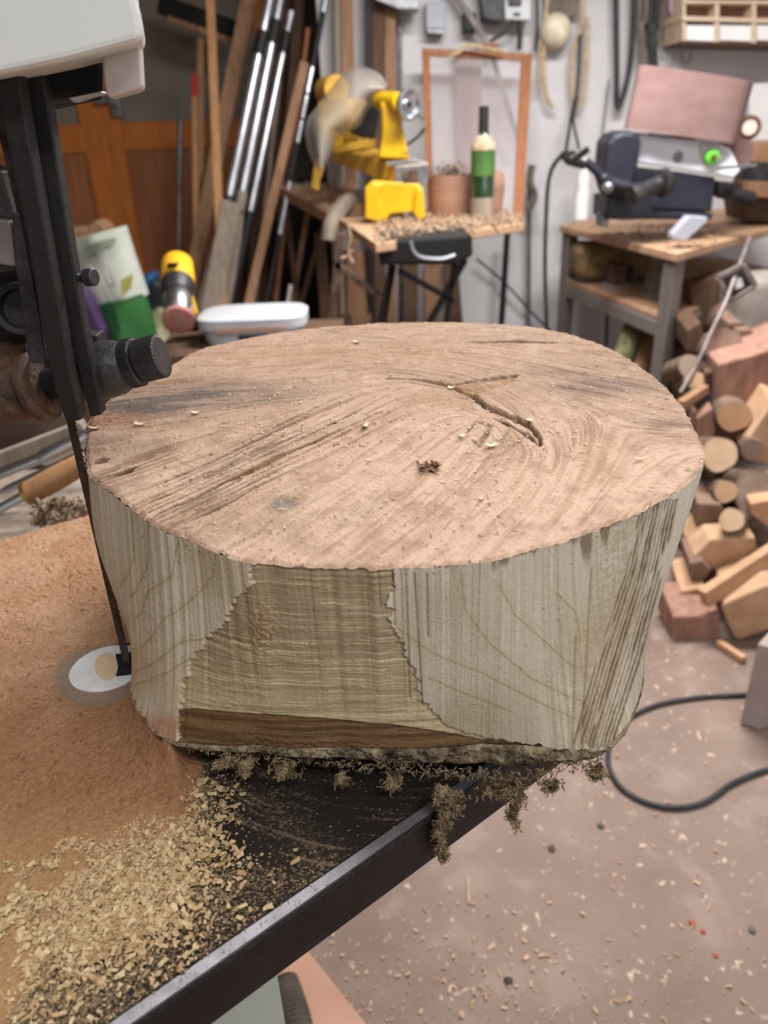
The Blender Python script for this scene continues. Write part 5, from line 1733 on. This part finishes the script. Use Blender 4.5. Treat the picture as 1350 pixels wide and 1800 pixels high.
def chunk(pts, Y, vec, m_, label, name='firewood_chunk', cat='firewood chunk', group='split chunks in the firewood pile'):
    bm = BM(); prism(bm, [W(x, y, Y) for x, y in pts], vec)
    return one(name, bm, m_, label, cat, group, bevel=.006)


firewood(1271, 609, 33, 2.45, (.25, 1, 0), .25, 'brown', 'large dull brown round log end high in the pile below the square headed rod')
chunk([(1296, 580), (1320, 578), (1338, 600), (1350, 618), (1330, 632), (1302, 640), (1290, 625)], 2.5, (.05, .3, 0), m_end['brown'], 'dull brown split chunk right of the high round log')
chunk([(1207, 580), (1232, 565), (1240, 600), (1228, 622), (1206, 618)], 2.55, (.05, .25, 0), m_brown, 'dark brown chunk left of the high round log')
firewood(1213, 643, 20, 2.42, (.2, 1, 0), .25, 'grey', 'small greyish log end next to the grey bench leg')
firewood(1222, 668, 19, 2.38, (.3, 1, 0), .25, 'tan', 'small oval log end leaning under the greyish one', flat=.8)
chunk([(1262, 640), (1330, 622), (1400, 600), (1400, 735), (1290, 735), (1258, 720)], 2.30, (.05, .28, 0), m_end['pink'], 'big pinkish split block at the right edge of the pile')
chunk([(1238, 655), (1262, 650), (1264, 672), (1240, 680)], 2.36, (.05, .2, 0), m_brown, 'small reddish brown chunk left of the big pinkish block')
bm = BM(); strip(bm, W(1240, 683, 2.3), W(1196, 712, 2.2), .028, .028); one('split_stick', bm, m_tan, 'light split stick lying over the gap left of the pinkish block', 'stick', bevel=.003)
chunk([(1222, 700), (1250, 690), (1256, 730), (1226, 738)], 2.28, (.03, .2, 0), m_blackpl, 'dark grey block under the light split stick')
chunk([(1224, 735), (1252, 716), (1258, 760), (1240, 790), (1224, 782)], 2.22, (.05, .2, 0), m_end['pink'], 'pinkish wedge shaped chunk left of the orange log end')
firewood(1291, 733, 29, 2.18, (.35, 1, .25), .25, 'orange', 'orange oval log end in the middle right of the pile', flat=.9)
firewood(1265, 799, 31, 2.05, (.15, 1, 0), .28, 'pale', 'bright round log end right beside the block rim')
chunk([(1302, 790), (1360, 705), (1420, 730), (1420, 800), (1352, 815), (1318, 812)], 2.12, (.06, .25, 0), m_end['tan'], 'light split log with ridges right of the bright round log end')
firewood(1322, 790, 19, 2.08, (.5, 1, .2), .2, 'brown', 'dark ended log under the light split log')
firewood(1276, 864, 20, 1.98, (.2, 1, 0), .26, 'tan', 'small round tan log end below the bright round one')
firewood(1338, 872, 44, 1.97, (.2, 1, 0), .28, 'grey', 'large greyish round log at the right edge of the photo')
chunk([(1318, 885), (1400, 870), (1400, 960), (1352, 930), (1320, 905)], 1.92, (.05, .2, 0), m_end['orange'], 'orange split chunk at the right edge below the greyish log')
chunk([(1226, 884), (1268, 886), (1282, 930), (1262, 942), (1224, 940)], 1.96, (.05, .25, 0), m_end['brown'], 'dark brown squared chunk beside the right side of the block')
firewood(1286, 914, 21, 1.86, (.75, .9, -.12), .22, 'pale', 'thin pale log with a ring on its end pointing left')
chunk([(1218, 978), (1250, 948), (1328, 944), (1330, 965), (1288, 1000), (1258, 1006), (1240, 986)], 1.86, (.03, .2, 0), m_end['tan'], 'light faceted split chunk under the ringed log')
chunk([(1212, 990), (1235, 985), (1252, 1002), (1240, 1020), (1215, 1022)], 1.83, (.03, .15, 0), m_end['brown'], 'small brown chunk end left under the faceted chunk')
bm = BM(); strip(bm, W(1236, 1052, 1.72), W(1380, 958, 1.82), .052, .03); one('planed_board', bm, m_end['orange'], 'smooth orange board sloping up to the right edge of the photo', 'board', bevel=.002)
firewood(1340, 985, 24, 1.9, (.4, 1, 0), .2, 'grey', 'greyish log end above the sloping orange board')
chunk([(1270, 1072), (1272, 1062), (1345, 1030), (1400, 1040), (1400, 1090), (1300, 1126), (1290, 1122)], 1.70, (.04, .15, .02), m_end['tan'], 'pale rough block below the sloping orange board', 'wood_block', 'wood block')
chunk([(1184, 1085), (1268, 1082), (1262, 1136), (1180, 1132)], 1.72, (.0, .13, .035), m_end['pink'], 'brown squared block on the floor at the foot of the pile', 'wood_block', 'wood block')
chunk([(1196, 1040), (1240, 1032), (1250, 1075), (1200, 1080)], 1.80, (.02, .15, .02), m_end['tan'], 'pale crumbly chunk behind the brown squared block', 'wood_block', 'wood block')
p = Z(1262, 1130, .012); q = Z(1308, 1160, .012); bm = BM(); strip(bm, p, q, .02, .02, up=(0, 0, 1)); one('small_orange_offcut', bm, m_end['orange'], 'small orange stick lying on the floor left of the grey box', 'offcut', bevel=.002)
# hidden core of the pile that carries the upper logs
for x, y, r_, Y_ in ((1300, 660, 40, 2.75), (1260, 750, 36, 2.5), (1330, 760, 36, 2.55), (1240, 850, 30, 2.35), (1310, 860, 36, 2.35), (1240, 950, 34, 2.15), (1320, 960, 36, 2.15), (1250, 1040, 34, 1.98), (1330, 1050, 34, 1.95), (1210, 760, 28, 2.55), (1290, 560, 34, 2.85), (1340, 680, 40, 2.6)):
    firewood(x, y, r_, Y_, (.1, 1, 0), .3, 'brown', 'dark log end in the shaded depth of the firewood pile')
# sack and box behind, right
bm = BM(); pxprism(bm, [(1296, 590), (1300, 520), (1318, 494), (1400, 485), (1400, 610), (1340, 600)], 2.75, .2)
one('grey_sack', bm, mat('pale_grey_sack', (160, 150, 144), (134, 124, 118), rough=.9, scale=10), 'pale greyish sack under the sander bench at the right edge', 'sack', bevel=.03, segs=3)
bm = BM(); box(bm, (W(1260, 560, 3.1).x, 3.12, .25), (.5, .3, .5)); one('dark_crate', bm, m_brown, 'dark brown crate in shade under the sander bench', 'crate', bevel=.006)
bm = BM(); pxprism(bm, [(1215, 500), (1280, 480), (1282, 560), (1218, 580)], 2.95, .1); one('brown_carton', bm, m_brown, 'brown carton on the floor stack right of the near bench leg', 'carton', bevel=.004)
# grey box on the floor, right edge
g0_ = Z(1300, 1272, .004); m_carton = mat('grey_cardboard', (168, 152, 148), (152, 136, 132), rough=.85, scale=6)
bt_ = Z(1334, 1284, .004)
bx2 = (bt_ - g0_)
zt2 = W(1309, 1135, g0_.y).z
bm = BM(); prism(bm, [g0_, bt_, bt_ + Vector((.18, .06, 0)), g0_ + Vector((.17, .16, 0))], (0, 0, zt2)); one('cardboard_box', bm, m_carton, 'grey cardboard box standing on the floor at the right edge of the photo', 'box', bevel=.003)

# ------------------------------------------------------------------ floor things
fc_ = [(1420, 1214), (1350, 1220), (1297, 1222), (1230, 1226), (1160, 1238), (1105, 1262), (1078, 1292), (1069, 1322), (1074, 1358), (1098, 1390), (1140, 1412), (1188, 1420), (1240, 1409), (1290, 1376), (1350, 1353), (1430, 1340)]
bm = BM(); rings(bm, smoothpath([Z(x, y, .007) for x, y in fc_], 6), .0058, 10); one('floor_cable', bm, m_rubber, 'black cable looping across the concrete floor', 'cable', smooth=True)
bm = BM(); p0, p1 = Z(505, 1705, .012), Z(600, 1812, .012)
strip(bm, Z(488, 1668, .012), Z(650, 1880, .012), .07, .022, up=(0, 0, 1)); one('floor_board', bm, mat('pink_tan_board', (190, 146, 124), (174, 130, 108), rough=.7, scale=6), 'smooth pinkish tan board lying on the floor beside the saw cabinet', 'board', bevel=.002)
bm = BM()
pts = smoothpath([Z(494, 1730, .03), Z(508, 1770, .03), Z(520, 1820, .03), Z(525, 1900, .03)], 12)
rd = [.026 + (.004 if i % 2 else -.004) for i in range(len(pts))]
rings(bm, pts, rd, 18); one('ribbed_hose', bm, m_greybr, 'dark ribbed dust hose coming out beside the saw cabinet', 'hose')


def debris():
    y = random.uniform(1150, 1830); x = random.uniform(500, 1390)
    if random.random() < .45:
        x = random.gauss(820, 170); y = random.gauss(1720, 70)
    if random.random() < .08:
        x = random.gauss(1180, 30); y = random.gauss(1145, 15)
    p = Z(x, y, .003)
    b_ = random.random() ** 4
    return (p.x, p.y, .003), .002 + .010 * b_, .0012 + .005 * b_


o = flakes('floor_chips', 1100, debris, (214, 188, 158), (178, 146, 118), 'pale wood chips and crumbs strewn over the concrete floor')
for x, y, r_, c_, lab in ((970, 1493, 7, (96, 72, 62), 'dark brown crumb on the floor below the hanging moss'), (1056, 1453, 6, (84, 78, 76), 'round dark pebble on the floor below the cable loop'), (893, 1726, 8, (70, 60, 58), 'dark lump on the floor near the bottom of the photo'),
                          (1322, 1636, 7, (110, 104, 102), 'grey pebble on the floor near the right edge'), (1216, 1624, 6, (190, 84, 62), 'larger red fleck on the floor'), (1236, 1638, 5, (196, 82, 66), 'smaller red fleck right of the larger one'), (1258, 1680, 5, (186, 96, 74), 'red fleck nearest the bottom right')):
    p = Z(x, y, .0); kk = mpp(p)
    bm = BM(); bmesh.ops.create_icosphere(bm, subdivisions=2, radius=kk * r_)
    for v in bm.verts:
        v.co *= random.uniform(.75, 1.15); v.co.z *= .5; v.co += p + Vector((0, 0, kk * r_ * .45))
    one('floor_crumb', bm, mat('crumb_%d' % x, c_, rough=.9), lab, 'crumb', 'crumbs on the floor', smooth=True)
p = Z(822, 1540, .003); q = Z(824, 1588, .003); bm = BM(); strip(bm, p, q, .005, .003, up=(0, 0, 1)); one('floor_splinter', bm, m_shav, 'thin orange splinter lying on the floor beside the hanging moss', 'splinter')

# ------------------------------------------------------------------ left middle: bags, drill, tub, tools
m_bagw = mat('white_green_bag', (206, 210, 200), (188, 192, 182), rough=.45, scale=6)
m_bagg = mat('green_bag_print', (52, 110, 58), (36, 84, 44), rough=.45, scale=8)
bag = thing('compost_bag', W(200, 560, 3.1), 'white plastic bag with a green lower half slumped on the floor before the door', 'bag')
YBG = 3.0


def bulge(pts_l, pts_r, Y, m_, name, parent, depth_=.12):
    """puffed sheet between two pixel polylines"""
    bm = BM(); rows = []
    for (xl, yl), (xr, yr) in zip(pts_l, pts_r):
        row = []
        for j in range(11):
            t = j / 10
            p = W(xl + (xr - xl) * t, yl + (yr - yl) * t, Y)
            p.y -= depth_ * math.sin(math.pi * t) * (.6 + .4 * math.sin(t * 9 + yl * .05)) * .8
            row.append(bm.verts.new(p))
        rb_ = [bm.verts.new(v.co + Vector((0, .05 + 2 * (Y - v.co.y), 0))) for v in row]
        rows.append(row + rb_[::-1])
    for a, b in zip(rows, rows[1:]):
        n = len(a)
        for j in range(n):
            bm.faces.new((a[j], a[(j + 1) % n], b[(j + 1) % n], b[j]))
    bm.faces.new(rows[0]); bm.faces.new(rows[-1][::-1])
    o = ob(name, bm, m_, parent, smooth=True)
    return o


bulge([(118, 424), (126, 470), (140, 505), (160, 540)], [(216, 398), (232, 450), (246, 490), (256, 520)], YBG, m_bagw, 'white_upper_part', bag, .08)
bulge([(160, 538), (176, 590), (190, 690), (200, 830)], [(250, 516), (268, 580), (290, 680), (305, 830)], YBG - .01, m_bagg, 'green_lower_part', bag, .10)
bm = BM(); pxprism(bm, [(212, 492), (232, 482), (228, 508), (214, 520)], YBG - .095, .02); ob('yellow_flower_print', bm, mat('yellow_print', (196, 194, 96), rough=.6), bag)
bm = BM()
for i in range(3):
    strip(bm, W(150 + i * 2, 432 + i * 7, YBG - .05), W(206 - i * 4, 420 + i * 7, YBG - .08), .008, .02)
ob('pale_print_lines', bm, mat('pale_green_print', (176, 190, 168), rough=.6), bag)
wallpx('purple_bag', [(140, 505), (152, 520), (182, 580), (185, 640), (150, 640), (140, 560)], 2.9, .12, mat('purple_film', (92, 66, 112), (68, 46, 86), rough=.4, scale=6), 'purple plastic bag wedged left of the white and green bag', 'bag', None, .02)
wallpx('blue_bag', [(246, 486), (268, 480), (272, 520), (258, 536), (246, 520)], 3.3, .12, mat('blue_film', (28, 96, 156), (18, 70, 120), rough=.4, scale=6), 'blue plastic bag behind the white and green bag', 'bag', None, .02)
wallpx('dark_bag', [(262, 490), (292, 500), (298, 560), (290, 620), (262, 600), (256, 540)], 3.25, .14, mat('dark_teal_film', (40, 50, 58), (28, 36, 42), rough=.5, scale=6), 'dark bag between the white and green bag and the drill', 'bag', None, .02)
wallpx('patterned_bag', [(244, 560), (276, 545), (292, 620), (300, 700), (300, 845), (250, 845)], 3.15, .14, mat('patterned_paper', (180, 172, 140), (96, 110, 70), rough=.6, scale=9, contrast=.2), 'crumpled cream and green bag below the dark bag', 'bag', None, .02)
wallpx('paper_sack', [(112, 402), (150, 400), (168, 386), (186, 396), (190, 560), (200, 800), (130, 810), (120, 425)], 3.2, .12, m_tan, 'tan paper sack peeping out behind the top of the white bag', 'paper sack', None, .015)
# drill with a pinkish sanding pad, pointing at the camera
YDR = 2.1
m_drill = mat('yellow_drill_plastic', (236, 182, 40), (222, 164, 28), rough=.4, scale=8)
pdr = W(314, 566, YDR); axd = (W(312, 470, YDR + .22) - pdr); axd.normalize(); kk = mpp(pdr)
drl = thing('cordless_drill', W(314, 590, YDR), 'yellow cordless drill with a round pinkish sanding pad, standing behind the block', 'drill')
bm = BM(); lathe(bm, pdr, axd, [(0, kk * 24), (.004, kk * 28), (.018, kk * 28), (.02, kk * 24)], 32); pad = ob('sanding_pad', bm, mat('pink_abrasive', (176, 122, 112), (150, 98, 90), rough=.8, scale=30), drl, smooth=True)
bm = BM(); lathe(bm, pdr - axd * .002, axd, [(0, kk * 9), (.003, kk * 10)], 24); ob('pad_centre', bm, m_end['pink'], pad, smooth=True)
bm = BM(); lathe(bm, pdr + axd * .02, axd, [(0, kk * 12), (.02, kk * 22), (.06, kk * 25), (.09, kk * 25), (.10, kk * 22)], 32); ob('chuck', bm, m_chrome, drl, smooth=True)
bm = BM(); lathe(bm, pdr + axd * .12, axd, [(0, kk * 25), (.03, kk * 30), (.05, kk * 30)], 32); ob('torque_collar', bm, m_blackpl, drl, smooth=True)
bm = BM(); lathe(bm, pdr + axd * .165, axd, [(0, kk * 29), (.03, kk * 31), (.10, kk * 29), (.12, kk * 20)], 32); mh = ob('motor_body', bm, m_drill, drl, smooth=True)
bm = BM(); pt_ = pdr + axd * .20 + Vector((0, -.02, .03)); box(bm, pt_ + Vector((0, -.012, .012)), (.028, .03, .006)); ob('vent', bm, m_dark, mh)
bm = BM(); hd_ = pdr + axd * .22; rings(bm, [hd_, hd_ + Vector((.0, .07, -.13))], kk * 17, 16); ob('grip', bm, m_drill, drl, smooth=True)
bm = BM(); box(bm, hd_ + Vector((.0, .08, -.155)), (.06, .09, .05)); ob('battery', bm, m_black, drl, bevel=.006)
# support of the drill: a stool behind
sx0 = W(330, 640, 2.25)
st_ = thing('work_stool', (sx0.x, 2.3, 0), 'low brown wooden stool behind the block, carrying the white tub', 'stool')
ztop = (hd_ + Vector((0, 0, -.182))).z
zt3 = Z(430, 600, 0).z
tubY = 2.3
tub_b = W(430, 600, tubY)
ZST = min(tub_b.z, ztop)
bm = BM(); xa3, xb3 = W(280, 600, tubY).x, W(600, 600, tubY).x
box(bm, ((xa3 + xb3) / 2, tubY + .08, ZST - .02), (xb3 - xa3, .42, .035)); ob('stool_top', bm, m_brown, st_, bevel=.004)
for ix in (xa3 + .05, xb3 - .05):
    for iy in (tubY - .09, tubY + .25):
        bm = BM(); box(bm, (ix, iy, (ZST - .04) / 2), (.04, .04, ZST - .04)); ob('leg', bm, m_brown, st_, bevel=.003)
# white tub
tb = thing('white_tub', (tub_b.x, tubY, ZST), 'white plastic tub with a small dark label lying behind the block', 'tub')
bm = BM()
kt = mpp(tub_b)


def oval(cx_, cy_, cz_, rx, ry, n=40):
    return [Vector((cx_ + rx * math.copysign(abs(math.cos(2 * math.pi * i / n)) ** .5, math.cos(2 * math.pi * i / n)), cy_ + ry * math.copysign(abs(math.sin(2 * math.pi * i / n)) ** .5, math.sin(2 * math.pi * i / n)), cz_)) for i in range(n)]


cx3 = W(443, 570, tubY).x; rx3 = 92 * kt; ry3 = .11; hh3 = W(443, 552, tubY).z - ZST
lay = [(0, .90), (hh3 * .55, .97), (hh3 * .56, 1.03), (hh3 * .92, 1.04), (hh3, .98), (hh3 * 1.02, .8), (hh3 * 1.03, .4)]
prev = None
for hz, sc_ in lay:
    ring = [bm.verts.new(v) for v in oval(cx3, tubY + .05, ZST + .001 + hz, rx3 * sc_, ry3 * sc_)]
    if prev:
        for i in range(40):
            bm.faces.new((prev[i], prev[(i + 1) % 40], ring[(i + 1) % 40], ring[i]))
    else:
        bm.faces.new(ring[::-1])
    prev = ring
bm.faces.new(prev)
ob('tub_body', bm, mat('milky_plastic', (196, 199, 208), (182, 184, 190), rough=.4, scale=6), tb, smooth=True)
bm = BM(); pl = W(444, 586, tubY - .06); box(bm, (pl.x, tubY + .05 - ry3 * .985, ZST + hh3 * .28), (50 * kt, .004, 9 * kt)); ob('dark_label', bm, m_blackpl, tb)
bm = BM(); box(bm, (pl.x - .005, tubY + .05 - ry3 * 1.04, ZST + hh3 * .60), (120 * kt, .004, 8 * kt)); ob('pink_smear', bm, mat('pinkish_smear', (206, 166, 148), rough=.7), tb)

# turning tools on a board behind the saw table
YT = .95
ttl = thing('tool_cart', (W(40, 900, YT).x, YT, 0), 'dusty wooden cart top behind the saw holding turning tools', 'cart')
ZC = W(60, 905, YT).z
bm = BM(); box(bm, (W(50, 900, YT).x - .06, YT + .02, ZC - .015), (.34, .30, .03)); ob('cart_top', bm, m_greyw, ttl, bevel=.003)
bm = BM(); box(bm, (W(50, 900, YT).x - .06, YT + .02, (ZC - .03) / 2), (.28, .24, ZC - .032)); ob('cart_body', bm, m_dark, ttl, bevel=.003)


def gouge(x0, y0, x1, y1, x2, y2, Y, r1, r2, mh_, lab, fer=True):
    a, b, c = W(x0, y0, Y), W(x1, y1, Y), W(x2, y2, Y)
    t = thing('turning_gouge', b, lab, 'turning tool', 'turning tools behind the saw')
    kk = mpp(b)
    bm = BM(); rings(bm, [a, b], r1 * kk, 16); ob('steel_shaft', bm, m_chrome, t, smooth=True)
    bm = BM(); rings(bm, [b, b.lerp(c, .08), b.lerp(c, .5), c], [r2 * kk * .9, r2 * kk, r2 * kk * 1.02, r2 * kk * .9], 20); ob('handle', bm, mh_, t, smooth=True)
    if fer:
        bm = BM(); rings(bm, [b - (c - b) * .01, b.lerp(c, .06)], r2 * kk * 1.06, 20); ob('ferrule', bm, mat('brass', (190, 150, 84), (160, 120, 60), rough=.3, metal=.8), t, smooth=True)


gouge(-60, 925, 50, 868, 150, 812, YT - .06, 9, 21, m_pine, 'turning tool with a pale wooden handle and brass ferrule pointing left')
gouge(-60, 858, 74, 806, 160, 765, YT, 8, 15, m_chrome, 'uppermost turning tool, all bright steel, lying behind the blade', False)
gouge(-60, 880, 10, 862, 110, 815, YT + .03, 5, 8, m_chrome, 'thin steel tool lying between the two thicker turning tools', False)
bm = BM(); strip(bm, W(-60, 830, YT + .06), W(150, 750, YT + .06), .02, .02); one('wood_strip', bm, m_greyw, 'dusty wood strip along the back of the tool cart', 'strip', bevel=.002)
V_, F_ = curl_bits(160, lambda: tuple(W(random.uniform(60, 150), random.uniform(880, 925), YT - .08)), .003, .008)
o = npmesh('cart_shavings', V_, F_, m_shav); tag(o, 'shavings scattered on the tool cart behind the saw', 'shavings', kind='stuff')
bm = BM(); strip(bm, W(128, 922, YT - .13), W(160, 905, YT - .13), .005, .004); one('red_pencil', bm, m_red, 'short red pencil lying behind the blade on the tool cart', 'pencil', bevel=.001)
